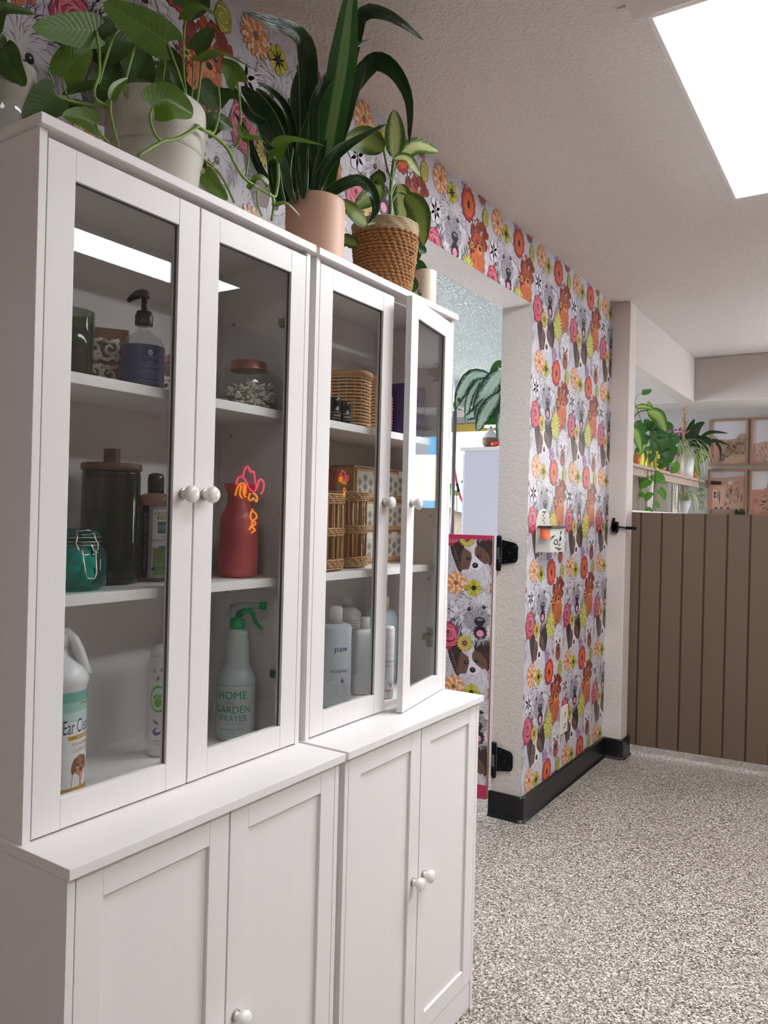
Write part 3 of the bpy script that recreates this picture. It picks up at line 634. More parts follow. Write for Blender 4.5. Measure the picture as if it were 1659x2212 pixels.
def carved(label, loc, rz, w, h, m_w=.012):
    t = thing('carved_block', label, 'ornament', loc, rz, group='carved whitewashed wooden blocks')
    b = MB(); b.box(-w/2-m_w, w/2+m_w, 0, .022, 0, h+m_w); b.build('backing', wood, t, bevel=.003)
    b = MB(); b.smooth = True; n = max(1, round(h/.05)); m_ = max(1, round(w/.036))
    for i in range(n):
        for j in range(m_):
            cx = -w/2+(j+.42)*(w*.92/m_); cz = (i+.5)*h*.92/n+.002; s = 1 if (i+j) % 2 else -1
            scroll(b, cx, cz+.002, .0165, PI/2, 1.25, s); scroll(b, cx+.008, cz-.012, .010, -PI/2, 1.1, -s); b.tube([(cx-.016, -.004, cz-.018), (cx-.006, -.006, cz-.021), (cx+.006, -.005, cz-.015), (cx+.017, -.004, cz-.018)], .0042, 6)
            b.tube([(cx-.016, -.004, cz+.018), (cx-.002, -.006, cz+.014), (cx+.016, -.004, cz+.02)], .0042, 6)
    b.build('carving', carv, t)
    return t
carved('carved whitewashed scroll block standing behind the pump bottle', (.118, .262, S2), FACE+PI/2+.12, .068, .112)
carved('carved whitewashed scroll block lying to the right of the pump bottle', (.085, .432, S2), FACE+PI/2+.5, .075, .075)
pb = thing('pump_bottle', 'clear pump bottle with a navy label and black dispenser', 'bottle', (.18, .306, S2))
lath('bottle', [(0, .001), (.038, .001), (.041, .005), (.0415, .085), (.040, .093), (.033, .104), (.02, .112), (.0135, .118), (.013, .132)], glass('clear_plastic', (.9, .9, .92), body=.08, bodycol=(200, 196, 196)), pb, cap=False)
lath('liquid', [(0, .003), (.039, .003), (.0395, .07), (0, .07)], mat('navy_liquid', (30, 34, 56), .3), pb)
P = grid_rect(-.115, .115, .004, .086, (44, 50, 96), 1, 30)
C = Canvas(); C.L = 3; C.ell(.021, .070, .0042, .0055, (222, 222, 228)); C.L = 4; C.ell(.021, .070, .0018, .003, (44, 50, 96)); P += C.p
P += text_prims('the essential wash', .0035, (190, 192, 206), .021, .0605)
for i, s in enumerate(('Directions', 'Apply generously to wet coat', 'massage and rinse well', '', 'Ingredients purified water', 'coconut cleanser, glycerin and', 'aloe leaf juice, oat protein', 'rosemary leaf extract', '', 'Keep out of reach of children', 'For external use only')):
    P += text_prims(s, .0034, (176, 178, 194), .021, .050-.0042*i) if s else []
label_on('printed_label', P, cyl_map(.0419, -.86), pb)
b = MB(); b.smooth = True; b.lathe([(.0, .13), (.017, .13), (.0175, .132), (.0175, .150), (.0155, .152), (.0145, .158), (.006, .159), (.0055, .184), (.010, .185), (.0105, .196), (0, .198)], 28); b.build('pump_collar', mat('black_plastic', (22, 22, 26), .35), pb)
b = MB(); b.smooth = True; b.tube([(-.002, 0, .192), (.004, 0, .1945), (.018, 0, .1935), (.030, 0, .189), (.040, 0, .183)], [.0095, .010, .0085, .0062, .0045], 14, M=rotz(FACE-2.2)); b.build('pump_spout', MATS['black_plastic'], pb)
def swab_jar(label, x, y):
    t = thing('swab_jar', label, 'jar', (x, y, S2), FACE+.75, group='square glass jars of cotton swabs')
    g = glass('clear_glass', (.95, .97, .96), body=.07, bodycol=(220, 224, 222))
    prof = [(0, .002), (.056, .002), (.062, .006), (.063, .012), (.063, .072), (.060, .08), (.048, .088), (.042, .092), (.041, .1)]
    lath('jar', prof, g, t, 48, sq=7, cap=False)
    lath('lid', [(.0, .114), (.040, .114), (.0425, .112), (.0425, .098), (.0435, .096), (.0435, .093), (.041, .093)], mat('rose_gold', (196, 138, 132), .28, metal=.9), t)
    r = random.Random(int(x*1000)); sm = MB(); tm = MB(); sm.smooth = tm.smooth = True
    for k in range(170):
        z = .008+.052*r.random()*(1-.3*r.random()); a = r.uniform(0, PI*2); e = r.uniform(-.25, .8) if k > 60 else r.uniform(-.15, .15)
        c = Vector((r.uniform(-.028, .028), r.uniform(-.028, .028), z)); d = Vector((math.cos(a)*math.cos(e), math.sin(a)*math.cos(e), math.sin(e)))*.029
        p, q = c-d, c+d
        for v in (p, q):
            v.x = max(-.055, min(.055, v.x)); v.y = max(-.055, min(.055, v.y)); v.z = max(.007, min(.085, v.z))
        u_ = (q-p).normalized(); sm.tube([p, q], .0011, 5)
        for v, w2 in ((p, -u_), (q, u_)): tm.tube([v-w2*.009, v-w2*.004, v+w2*.002, v+w2*.006], [.0014, .0032, .0034, .001], 6)
    sw = sm.build('swab_stick', mat('bamboo', (232, 200, 150), .6), t); sw['kind'] = 'stuff'; sw = tm.build('swab_tip', mat('cotton_white', (250, 248, 244), .9), t); sw['kind'] = 'stuff'
swab_jar('square glass jar of cotton swabs with a rose gold lid, front one', .165, .628); swab_jar('square glass jar of cotton swabs half hidden behind the front jar', .072, .512)
# middle shelf
cj = thing('clamp_jar', 'teal clamp-lid jar of cotton balls at the left end', 'jar', (.175, .167, S1))
teal = glass('teal_glass', (.12, .66, .62), body=.12, bodycol=(20, 150, 140))
lath('jar', [(0, .002), (.042, .002), (.053, .008), (.056, .02), (.056, .06), (.052, .074), (.044, .084), (.042, .088), (.043, .093)], teal, cj, cap=False)
lath('lid', [(.043, .095), (.044, .1), (.042, .108), (.03, .114), (0, .115)], teal, cj)
cb = MB(); cb.smooth = True; r = random.Random(4)
for k in range(26):
    a = r.uniform(0, 2*PI); q = .034*math.sqrt(r.random()); z = .016+.052*r.random(); s = r.uniform(.012, .017)
    cb.lathe([(0, -s), (s*.6, -s*.8), (s, -s*.1), (s*.85, s*.5), (s*.4, s*.9), (0, s)], 10, Matrix.Translation((q*math.cos(a), q*math.sin(a), z)) @ Matrix.Rotation(r.random()*3, 4, (1, .4, .2)))
cb.build('cotton_balls', mat('cotton_teal', (120, 236, 224), .9, bump=.4, bscale=90), cj, sub=1)['kind'] = 'stuff'
b = MB(); b.smooth = True; st = mat('wire_steel', (176, 168, 158), .25, metal=1)
for R, z in ((.0445, .090), (.0448, .098), (.0435, .0835)): b.tube([(R*math.cos(i*PI/18), R*math.sin(i*PI/18), z) for i in range(36)], .0013, 6, closed=True)
M = rotz(-.25)
b.tube([(.044, -.016, .108), (.046, -.016, .098), (.05, -.02, .088), (.056, -.018, .078), (.058, -.008, .068)], .0015, 6, M=M)
b.tube([(.044, .016, .108), (.046, .016, .098), (.05, .02, .088), (.056, .018, .078), (.058, .008, .068)], .0015, 6, M=M)
b.tube([(.04, -.016, .109), (.05, 0, .112), (.04, .016, .109)], .0016, 6, M=M)
b.tube([(.054, -.012, .082), (.060, -.012, .074), (.072, -.010, .036), (.074, -.006, .026), (.074, .006, .026), (.072, .010, .036), (.060, .012, .074), (.054, .012, .082)], .0018, 6, M=M); b.build('wire_clamp', st, cj)
gc = thing('glass_canister', 'tall dark green glass canister with a brown wooden lid', 'canister', (.115, .288, S1))
lath('canister', [(0, .002), (.049, .002), (.055, .007), (.057, .016), (.057, .222), (.0555, .228), (.054, .222), (.054, .018), (0, .012)], glass('dark_green_glass', (.42, .50, .40), body=.3, bodycol=(44, 58, 42)), gc, 48, cap=False)
lw = mat('lid_wood', (96, 58, 42), .5, var=.15, vscale=30, stretch=(1, 6, 1))
lath('lid', [(0, .214), (.052, .214), (.052, .228), (.0585, .229), (.0595, .233), (.0595, .240), (.057, .243), (0, .243)], lw, gc, 48)
b = MB(); b.box(-.014, .014, -.009, .009, .243, .273, rotz(.3)); b.build('lid_knob', lw, gc, bevel=.002)
def squeeze(label, x, y, R=.033, full=True, mb=None):
    t = thing('conditioner_bottle', label, 'bottle', (x, y, S1), group='pet conditioner bottles with black flip caps')
    lath('bottle', [(0, .001), (.031, .001), (R, .006), (R, .158), (R+.0015, .161), (R+.001, .172), (R-.003, .182), (.016, .187), (.014, .189)], glass('clear_brown', (.7, .5, .45), body=.45, bodycol=(150, 112, 104)), t)
    lath('flip_cap', [(0, .187), (.0165, .187), (.017, .19), (.017, .217), (.015, .226), (.008, .229), (0, .23)], MATS['black_plastic'], t)
    return t
t = squeeze('pet conditioner bottle with a brown stripe reading professional pet products', .125, .394)
P = grid_rect(-.066, .066, .008, .160, (150, 152, 166), 1, 24) + grid_rect(-.0465, -.030, .008, .160, (52, 32, 34), 2, 4)
P += text_prims('PROFESSIONAL PET PRODUCTS', .0098, (196, 190, 190), -.0345, .084, rot=PI/2, sx=.86)
P += grid_rect(-.066, -.0475, .008, .160, (176, 176, 168), 2, 4)
P += grid_rect(-.022, .024, .016, .152, (216, 210, 206), 2, 8)+grid_rect(-.0205, .022, .014, .072, (132, 146, 92), 3, 8)
P += text_prims('NATURE\u2019S', .0085, (50, 48, 52), .001, .141, layer=5)+grid_rect(-.014, .016, .131, .139, (128, 150, 52), 4, 5)+text_prims('choice', .0078, (236, 236, 224), .001, .133, layer=6)
P += grid_rect(-.012, .014, .102, .126, (60, 84, 104), 4, 5)
C = Canvas(); C.L = 6
for i in range(6): C.stroke(-.010+.004*i, .103, -.006+.004*i, .125, .0014, (214, 214, 216), .15)
P += C.p
P += text_prims('dog', .006, (150, 60, 60), .001, .093, layer=5)+text_prims('CONDITIONER', .0078, (44, 42, 46), .001, .084, layer=5)+grid_rect(-.010, .014, .070, .0755, (60, 84, 104), 4, 5)+text_prims('Skin and coat', .0045, (226, 226, 226), .002, .0715, layer=6)
for i, s in enumerate(('a moisturizing formula', 'softens and detangles', 'for dogs and cats', 'puppies and kittens', 'no harsh ingredients')): P += text_prims(s, .0042, (48, 46, 50), .001, .064-.0055*i, layer=6)
P += grid_rect(-.022, .024, .024, .030, (44, 66, 82), 4, 8)+text_prims('biodegradable', .0055, (226, 226, 216), .001, .0255, layer=6)+text_prims('11.7 FL OZ', .0055, (48, 52, 40), .001, .0165, layer=6)
label_on('printed_label', P, cyl_map(.0333, -.19), t)
t = squeeze('pet conditioner bottle mostly hidden behind the green canister', .052, .378)
label_on('printed_label', grid_rect(-.05, .05, .008, .160, (176, 176, 168), 1, 16), cyl_map(.0333, -.8), t)
t = thing('trigger_bottle', 'clear bottle with a red top and red letter behind the near door frame', 'bottle', (.19, .432, S1))
lath('bottle', [(0, .001), (.027, .001), (.029, .006), (.029, .09), (.024, .112), (.014, .126), (.013, .135)], glass('clear_plastic2', (.85, .85, .87), body=.3, bodycol=(196, 192, 192)), t)
b = MB(); b.smooth = True; b.lathe([(0, .134), (.015, .134), (.015, .155), (.010, .16), (.009, .19), (.014, .195), (.014, .206), (0, .21)], 20); b.tube([(0, 0, .203), (-.02, -.004, .205), (-.032, -.006, .20)], [.01, .008, .005], 10); b.build('spray_head', mat('red_plastic', (176, 40, 34), .4), t)
label_on('printed_label', grid_rect(-.02, .02, .02, .09, (214, 208, 208), 1, 8)+text_prims('R', .04, (170, 40, 44), -.005, .045, layer=3), cyl_map(.0293, -.9), t)
t = thing('lotion_bottle', 'white square-shouldered bottle with an orange label behind the red bottle', 'bottle', (.09, .553, S1), FACE+PI/2)
wp = mat('white_plastic', (224, 222, 224), .35, sss=.1)
b = MB(); b.smooth = True; b.lathe([(0, .001), (.031, .001), (.033, .005), (.033, .11), (.029, .12), (.012, .13), (.012, .155), (0, .157)], 40, sq=5); b.build('bottle', wp, t)
label_on('printed_label', grid_rect(-.026, .026, .012, .095, (206, 70, 40), 1, 2)+text_prims('soothing', .011, (80, 24, 20), 0, .05, rot=PI/2), flat_map((0, 0, 0), -PI/2, off=.0335), t)
t = thing('frosted_bottle', 'frosted red bottle with a flared neck on the middle shelf', 'bottle', (.175, .598, S1))
rg = glass('frosted_red', (.75, .3, .3), body=.7, bodycol=(220, 104, 108), rough=.35)
lath('bottle', [(0, .001), (.036, .001), (.040, .006), (.041, .015), (.041, .130), (.039, .143), (.030, .160), (.0255, .176), (.0265, .192), (.0345, .211), (.0355, .215), (.034, .216), (.026, .192), (.025, .176)], rg, t, cap=False, sq=2.6)
lath('liquid', [(0, .004), (.037, .004), (.038, .128), (.034, .146), (0, .150)], mat('dark_red_liquid', (170, 66, 72), .4), t, sq=2.6)
t = thing('blue_bottle', 'small teal blue bottle just behind the frosted red bottle', 'bottle', (.10, .662, S1))
lath('bottle', [(0, .001), (.024, .001), (.025, .004), (.025, .075), (.012, .085), (.012, .1), (0, .101)], mat('teal_plastic', (20, 110, 130), .35), t)
# bottom of the near cabinet
t = thing('ear_cleaner_jug', 'white handled jug of ear cleaner with a dog on its label', 'jug', (.178, .133, S0))
b = MB(); b.smooth = True; b.lathe([(0, .001), (.046, .001), (.051, .006), (.051, .208), (.0535, .212), (.0545, .222), (.053, .230), (.044, .242), (.028, .254), (.018, .262), (.016, .284), (0, .284)], 40); b.build('bottle', wp, t)
b = MB(); b.smooth = True; b.tube([(.047, 0, .225), (.042, 0, .245), (.035, 0, .268), (.026, 0, .288), (.013, 0, .300), (-.002, 0, .302), (-.008, 0, .288)], [.013, .011, .0105, .0105, .011, .012, .012], 12, M=rotz(.9)); b.build('handle', wp, t)
lath('cap', [(0, .276), (.019, .276), (.019, .300), (.017, .303), (0, .303)], wp, t)
P = []
for i in range(10): a = i/10; c0 = [int(60+(226-60)*min(1, .3+a*2.4)), int(150+(226-150)*min(1, .3+a*2.4)), int(128+(226-128)*min(1, .3+a*2.4))]; P += grid_rect(-.085, .085, .160-.015*(i+1), .160-.015*i, c0, 1, 16)
for i in range(5): a = i/5; P += grid_rect(-.085, -.045, .012+.008*i, .020+.008*i, (int(110+20*i), int(186+8*i), int(158+12*i)), 2, 6)
P += text_prims('pet care', .006, (180, 50, 40), .034, .140)+text_prims('Ear Cleaner', .030, (40, 70, 104), .030, .098, sx=.55)+grid_rect(.0, .075, .088, .094, (196, 138, 40), 2, 8)+text_prims('WITH EXTRACT', .005, (240, 230, 210), .036, .089, layer=4)+text_prims('FOR EAR WAX AND', .0075, (170, 120, 60), .034, .078, sx=.8)+text_prims('CLEANING, ODOR', .0075, (170, 120, 60), .034, .069, sx=.8)+grid_rect(-.02, .06, .008, .016, (196, 138, 40), 5, 8)
C = Canvas(6); C.L = 3; F = (160, 92, 54)
C.ell(.028, .022, .021, .030, (150, 86, 52)); C.up(); C.ell(.026, .048, .0145, .0155, F); C.up(); C.ell(.013, .048, .006, .013, (130, 72, 44), -.3); C.ell(.039, .050, .006, .012, (130, 72, 44), .3); C.up(); C.ell(.028, .038, .009, .008, (190, 126, 84)); C.up(); C.ell(.028, .041, .004, .003, (30, 24, 24)); C.ell(.020, .049, .0022, .002, (24, 18, 18)); C.ell(.033, .050, .0022, .002, (24, 18, 18)); C.ell(.029, .030, .0035, .0055, (226, 130, 140))
P += C.p; P = [([(a, b*1.18+.012) for a, b in q], c, L_) for q, c, L_ in P]; label_on('printed_label', P, cyl_map(.0515, -.2), t)
t = thing('shampoo_tube', 'white cylinder bottle printed with a green paw and grooming tools', 'bottle', (.125, .425, S0))
lath('bottle', [(0, .001), (.027, .001), (.0285, .005), (.0285, .205), (.026, .225), (.02, .236), (0, .238)], wp, t)
C = Canvas(8); C.L = 2; G = (110, 190, 60); x = -.008
C.ell(x, .125, .019, .029, G); C.up(); C.ell(x, .125, .0155, .0245, (226, 224, 226)); C.up(); C.ell(x, .117, .0085, .010, G)
for a in (-.009, -.003, .004, .010): C.ell(x+a, .133-abs(a)*.4, .0027, .0045, G)
C.up(); K = (90, 70, 84)
for i in range(4): C.stroke(x-.006, .162+.002*i, x+.004, .170+.002*i, .0012, K)
C.ell(x-.01, .185, .003, .004, K); C.ell(x+.008, .188, .004, .005, K); C.up(); C.ell(x-.01, .185, .0018, .0026, (226, 224, 226)); C.ell(x+.008, .188, .0024, .0032, (226, 224, 226))
C.stroke(x-.012, .082, x+.004, .070, .003, K).stroke(x-.013, .078, x+.003, .070, .0015, K); C.ell(x-.002, .055, .009, .008, (110, 84, 150)); C.up(); C.ell(x, .058, .006, .004, (226, 224, 226)); C.ell(x+.008, .10, .003, .003, K)
P = C.p+text_prims('SKIN + COAT', .005, (90, 150, 60), x, .215)+text_prims('shampoo', .005, (70, 64, 70), x, .034)+text_prims('16 fl oz', .0045, (70, 64, 70), x, .026)
label_on('printed_artwork', P, cyl_map(.0288, -.72), t)
sp = thing('spray_bottle', 'translucent garden spray bottle with a green trigger', 'spray bottle', (.165, .611, S0))
hd = glass('milky_plastic', (.8, .84, .84), rough=.3, body=.62, bodycol=(206, 214, 214))
pr = [(0, .001), (.041, .001), (.045, .006), (.0455, .012), (.0455, .135), (.044, .146), (.036, .160), (.031, .172)]
pr += [(.031-.0004*i+(.0006 if i % 2 else -.0004), .172+.0055*i) for i in range(11)] + [(.0245, .236), (.0255, .244), (.0245, .252), (.016, .254), (.016, .258)]
lath('bottle', pr, hd, sp, 44)
gp = mat('green_plastic', (10, 142, 84), .35)
lath('collar', [(0, .256), (.0175, .256), (.018, .258), (.0168, .277), (0, .278)], gp, sp)
b = MB(); b.smooth = True; b.tube([(-.012, 0, .279), (-.010, 0, .295), (-.004, 0, .305), (.012, 0, .309), (.052, 0, .309)], [.010, .010, .010, .0085, .0075], 14, M=rotz(.62)); b.box(-.018, -.004, -.006, .006, .29, .31, rotz(.62)); b.build('spray_head', glass('clear_head', (.8, .86, .84), rough=.2, body=.4, bodycol=(170, 186, 182)), sp)
b = MB(); b.smooth = True; b.tube([(.0, 0, .286), (.018, 0, .297), (.030, 0, .298), (.036, 0, .288), (.042, 0, .272), (.054, 0, .258), (.060, 0, .256)], [.0075, .0075, .0065, .0055, .0048, .004, .003], 10, M=rotz(.62)); b.build('trigger', gp, sp)
b = MB(); b.smooth = True; b.tube([(.052, 0, .309), (.067, 0, .309)], .0095, 14, M=rotz(.62)); b.build('nozzle', gp, sp)
GR_ = (26, 128, 92); P = []
x0, x1, y0, y1 = -.052, .052, .014, .130; e = .0007
P += grid_rect(x0, x1, y1-e, y1, (70, 96, 92), 2, 14)+grid_rect(x0, x1, y0, y0+e, (70, 96, 92), 2, 14)+rect(x0, x0+e, y0, y1, (70, 96, 92), 2)+rect(x1-e, x1, y0, y1, (70, 96, 92), 2)
P += text_prims('HOME', .0265, GR_, 0, .099, bold=0, sx=.95)+text_prims('AND', .009, (96, 130, 120), -.004, .088)+text_prims('GARDEN', .0235, GR_, 0, .067, bold=0, sx=.95)+text_prims('SPRAYER', .0195, (70, 120, 110), 0, .049, sx=.95)
P += text_prims('for home and garden use, chemical resistant', .0034, (84, 110, 104), 0, .042)+text_prims('capacity 32 oz / 947 ml', .0062, (70, 100, 94), 0, .028)+text_prims('Sprayer', .0036, (84, 110, 104), 0, .022)
label_on('printed_text', P, cyl_map(.0459, -.98), sp)
t = thing('purple_carton', 'dim purple carton in the back corner behind the spray bottle', 'carton', (.06, .515, S0))
MB().box(-.03, .03, -.02, .02, 0, .2).build('carton', mat('purple_card', (120, 110, 140), .6), t, bevel=.001)
# ------------------------------------------------------------------ things in the far glass cabinet
cane = mat('pale_cane', (206, 166, 118), .6, var=.2, vscale=60); cane2 = mat('willow', (178, 136, 92), .55, var=.25, vscale=60)
def woven(label, x, y, z, rx, ry, h, rz, rim=True, tilt=1.0, m=None, grp='woven baskets on the top shelf', rimh=.014):
    m = m or cane; t = thing('woven_basket', label, 'basket', (x, y, z), rz, group=grp)
    b = MB(); b.smooth = True; n = 22; rows = int(h/.0088)
    for k in range(rows):
        zz = .004+k*h/rows; s = tilt+(1-tilt)*zz/h; pts = []
        for i in range(n*2):
            a = 2*PI*i/(n*2); q = 1+.025*math.sin((i+k*2)*PI/2+(PI/4)); e = (abs(math.cos(a))**3.2+abs(math.sin(a))**3.2)**(-1/3.2)
            pts.append((rx*s*q*e*math.cos(a), ry*s*q*e*math.sin(a), zz))
        b.tube(pts, .0036, 5, closed=True)
    b.build('weave', m, t)
    b = MB(); b.smooth = True
    for i in range(n):
        a = 2*PI*i/n; e = (abs(math.cos(a))**3.2+abs(math.sin(a))**3.2)**(-1/3.2)
        b.tube([(rx*tilt*e*math.cos(a), ry*tilt*e*math.sin(a), .0), (rx*e*math.cos(a), ry*e*math.sin(a), h)], .0022, 5)
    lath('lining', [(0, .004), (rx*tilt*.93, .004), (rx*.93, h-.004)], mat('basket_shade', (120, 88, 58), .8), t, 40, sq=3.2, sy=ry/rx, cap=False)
    b.build('stake', m, t)
    if rim:
        b = MB(); b.smooth = True; o = []
        prof = [(rx*1.0, h-.004), (rx*1.09, h-.003), (rx*1.1, h+rimh-.003), (rx*1.06, h+rimh), (rx*.96, h+rimh), (rx*.95, h)]
        lath('wooden_rim', prof, mat('rim_wood', (186, 140, 96), .5, var=.15, vscale=20), t, 44, sq=3.2, sy=ry/rx, cap=False)
    else:
        b = MB(); b.smooth = True; b.tube([(rx*1.02*math.cos(i*PI/20), ry*1.02*math.sin(i*PI/20), h) for i in range(40)], .005, 6, closed=True); b.build('rim', m, t)
    return t
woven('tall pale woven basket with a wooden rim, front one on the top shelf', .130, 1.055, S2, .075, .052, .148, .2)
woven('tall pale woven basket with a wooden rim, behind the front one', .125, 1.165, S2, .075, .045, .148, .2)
woven('small brown woven basket beside the purple letter holder', .105, 1.252, S2, .06, .022, .115, 0, rim=False, m=cane2)
def ink(label, x, y, h=.05):
    t = thing('black_bottle', label, 'bottle', (x, y, S2), group='small black bottles with white print')
    lath('bottle', [(0, .001), (.0165, .001), (.018, .004), (.018, h-.012), (.016, h-.008), (.0175, h-.006), (.0175, h+.012), (.016, h+.014), (0, h+.014)], mat('black_glossy', (20, 18, 22), .2), t)
    label_on('printed_label', grid_rect(-.012, .02, .026, .0266, (200, 200, 204), 2, 6)+text_prims('GROOM', .006, (210, 210, 214), .008, .016)+text_prims('finishing cologne', .0034, (190, 190, 196), .006, .010), cyl_map(.0182, -.8), t)
ink('small black bottle with white print, the left of the pair', .212, .905, .052); ink('small black bottle with white print, the right of the pair', .214, .948, .046)
t = thing('gold_wire_clip', 'thin gold wire hair clip standing behind the black bottles', 'clip', (.185, .897, S2))
b = MB(); b.smooth = True; b.tube([(0, .02, .0), (0, .022, .05), (0, .012, .082), (0, -.01, .098), (0, -.035, .104)], .0012, 6); b.tube([(0, -.04, .075), (0, .0, .074), (0, .02, .07)], .0014, 6); b.tube([(0, -.04, 0), (0, -.04, .104)], .0012, 6); b.build('wire', mat('gold', (214, 176, 96), .2, metal=1), t)
t = thing('letter_holder', 'purple plastic tray holder with slots behind the open door', 'organizer', (.12, 1.335, S2))
pm = mat('purple_plastic', (74, 66, 122), .35); b = MB(); b.box(-.09, .09, -.052, -.048, 0, .165); b.box(-.09, .09, .048, .052, 0, .165); b.box(-.09, -.086, -.05, .05, 0, .165); b.box(-.09, .09, -.05, .05, 0, .004); b.build('frame', pm, t, bevel=.002)
for i in range(4):
    z = .002+.04*i; MB().box(.08, .085, -.05, .05, z, z+.030).build('slot_lip', pm, t, bevel=.0015)
    b = MB(); b.add([(-.086, -.048, z), (.082, -.048, z+.006), (.082, .048, z+.022), (-.086, .048, z+.012)], [(0, 1, 2, 3)]); b.build('tray', mat('purple_inner', (92, 82, 150), .4), t)
# middle shelf
def open_basket(label, x, y, rx, ry, h, rz):
    t = thing('willow_basket', label, 'basket', (x, y, S1), rz, group='open-sided willow baskets')
    r = random.Random(int(y*1000))
    def ringpts(z, k, amp, N=64, sc_=1):
        o = []
        for i in range(N):
            a = 2*PI*i/N; e = (abs(math.cos(a))**3.5+abs(math.sin(a))**3.5)**(-1/3.5); q = sc_*(1+amp*math.sin(i*PI/2+k))
            o.append((rx*q*e*math.cos(a), ry*q*e*math.sin(a), z+.0012*math.sin(i*PI/2+k*1.3)))
        return o
    for nm, z0, rows in (('base_weave', .006, 5), ('middle_weave', h*.46, 4), ('rim_weave', h-.026, 5)):
        b = MB(); b.smooth = True
        for k in range(rows): b.tube(ringpts(z0+k*.0056, k*PI/2+.6, .03, sc_=1.0), .0034, 5, closed=True)
        b.build(nm, cane2, t)
    b = MB(); b.smooth = True; n = 18
    for i in range(n):
        a = 2*PI*(i+.2)/n
        for d in (-.03, .03):
            e = (abs(math.cos(a+d))**3.5+abs(math.sin(a+d))**3.5)**(-1/3.5); p0 = (rx*e*math.cos(a+d), ry*e*math.sin(a+d), .01); p1 = (rx*.99*e*math.cos(a+d*.3+r.uniform(-.03, .03)), ry*.99*e*math.sin(a-d*.3), h-.01)
            b.tube([p0, tuple((p0[j]+p1[j])/2+(r.uniform(-.002, .002) if j < 2 else 0) for j in range(3)), p1], .0026, 5)
    b.build('stake', cane2, t)
    lath('base', [(0, .004), (rx*.98, .004), (rx*.98, .007), (0, .007)], cane2, t, sq=3.5, sy=ry/rx); return t
open_basket('open-sided willow basket, right one of the pair on the middle shelf', .13, 1.065, .066, .062, .215, .25)
open_basket('open-sided willow basket at the left, half behind the door frame', .165, .905, .062, .06, .205, .1)
oak = mat('pale_oak', (196, 156, 112), .55, var=.15, vscale=30, stretch=(1, .2, 4))
def chest(label, x, y, rz):
    t = thing('mini_drawer_chest', label, 'drawer chest', (x, y, S1), rz, group='small oak chests of patterned drawers')
    w, d, h = .134, .10, .295
    b = MB(); b.box(-d/2, d/2-.004, -w/2, -w/2+.006, 0, h); b.box(-d/2, d/2-.004, w/2-.006, w/2, 0, h); b.box(-d/2, -d/2+.004, -w/2, w/2, 0, h)
    for i in range(4): z = i*(h-.006)/3; b.box(-d/2, d/2-.004, -w/2, w/2, z, z+.006)
    b.build('carcass', oak, t, bevel=.001)
    for i in range(3):
        z = .006+i*(h-.006)/3; hh = (h-.006)/3-.008
        b = MB(); b.box(-d/2+.004, d/2, -w/2+.007, w/2-.007, z+.001, z+hh); f = b.build('drawer', oak, t, bevel=.001)
        P = rect(-w/2+.012, w/2-.012, z+.014, z+hh-.008, (222, 214, 204), 1); C = Canvas(2); C.L = 2
        for a in range(5):
            for c in range(3):
                u = -w/2+.022+a*.0272; v = z+.014+.006+c*.0275+(.0137 if a % 2 else 0)
                if v > z+hh-.014: continue
                K = (52, 50, 56); C.L = 2
                C.ell(u, v, .0092, .0104, K, n=16, jag=.3); C.L = 3; C.ell(u, v, .0062, .0074, (222, 214, 204), n=12, jag=.2); C.L = 4; C.ell(u, v, .0044, .0052, K, n=8, jag=.2); C.L = 5; C.ell(u, v, .0014, .0018, (222, 214, 204), n=6)
                C.L = 2
                for s_ in (-1, 1): C.stroke(u, v+s_*.009, u, v+s_*.013, .0016, K); C.ell(u+s_*.0095, v, .0016, .0012, K, n=6)
        P += [q for q in C.p if all(-w/2+.012 < p[0] < w/2-.012 and z+.014 < p[1] < z+hh-.008 for p in q[0])]
        label_on('patterned_front', P, lambda u, v, h_: (d/2+.0004+h_, u, v), f)
        if i in (0, 2):
            b = MB(); b.box(d/2+.001, d/2+.004, .02 if i else -.01, .05 if i else .02, z+hh-.018, z+hh+.002); b.build('paper_tag', mat('paper_tag', (226, 224, 224), .6), f)
    return t
chest('small oak chest of three black and white patterned drawers, left one', .075, 1.207, -.06)
chest('small oak chest of three black and white patterned drawers, right one', .075, 1.347, -.03)
t = thing('wooden_box', 'reddish brown wooden box at the back behind the willow baskets', 'box', (.045, 1.05, S1))
b = MB(); b.box(-.028, .020, -.12, .07, 0, .27); b.build('box', mat('cherry_wood', (142, 72, 50), .4, var=.15, vscale=12, stretch=(1, 4, 1)), t, bevel=.002); MB().box(-.029, .021, -.122, .072, .27, .282).build('lid', MATS['cherry_wood'], t, bevel=.002)
# bottom of the far cabinet
def wbottle(label, x, y, prof, P=None, capm=None, cap=None, rz=-.8, sq=0, R=.04, m=None, mb='bottle'):
    t = thing('shampoo_bottle', label, 'bottle', (x, y, S0)); lath('bottle', prof, m or wp, t, sq=sq)
    if cap: lath('cap', cap, capm or wp, t)
    if P: label_on('printed_label', P, (cyl_map(R+.0004, rz)), t)
    return t
cool = mat('grey_white_plastic', (200, 204, 210), .4)
P = text_prims('paw', .024, (70, 80, 120), .012, .155)+text_prims('INVIGORATING', .007, (60, 64, 78), .006, .098)+grid_rect(-.05, .05, .104, .1046, (120, 124, 134), 2, 12)+text_prims('6', .02, (60, 66, 100), .016, .07)
for i in range(8): P += grid_rect(-.05, .05, .012+.007*i, .0125+.007*i, (150, 156, 166), 2, 12)
wbottle('tall round white bottle with blue script, the nearest one', .165, 1.0, [(0, .001), (.042, .001), (.045, .005), (.045, .215), (.041, .222), (.03, .226)], P, cap=[(0, .226), (.018, .226), (.018, .268), (.012, .274), (0, .272)], m=cool, R=.045)
P = []
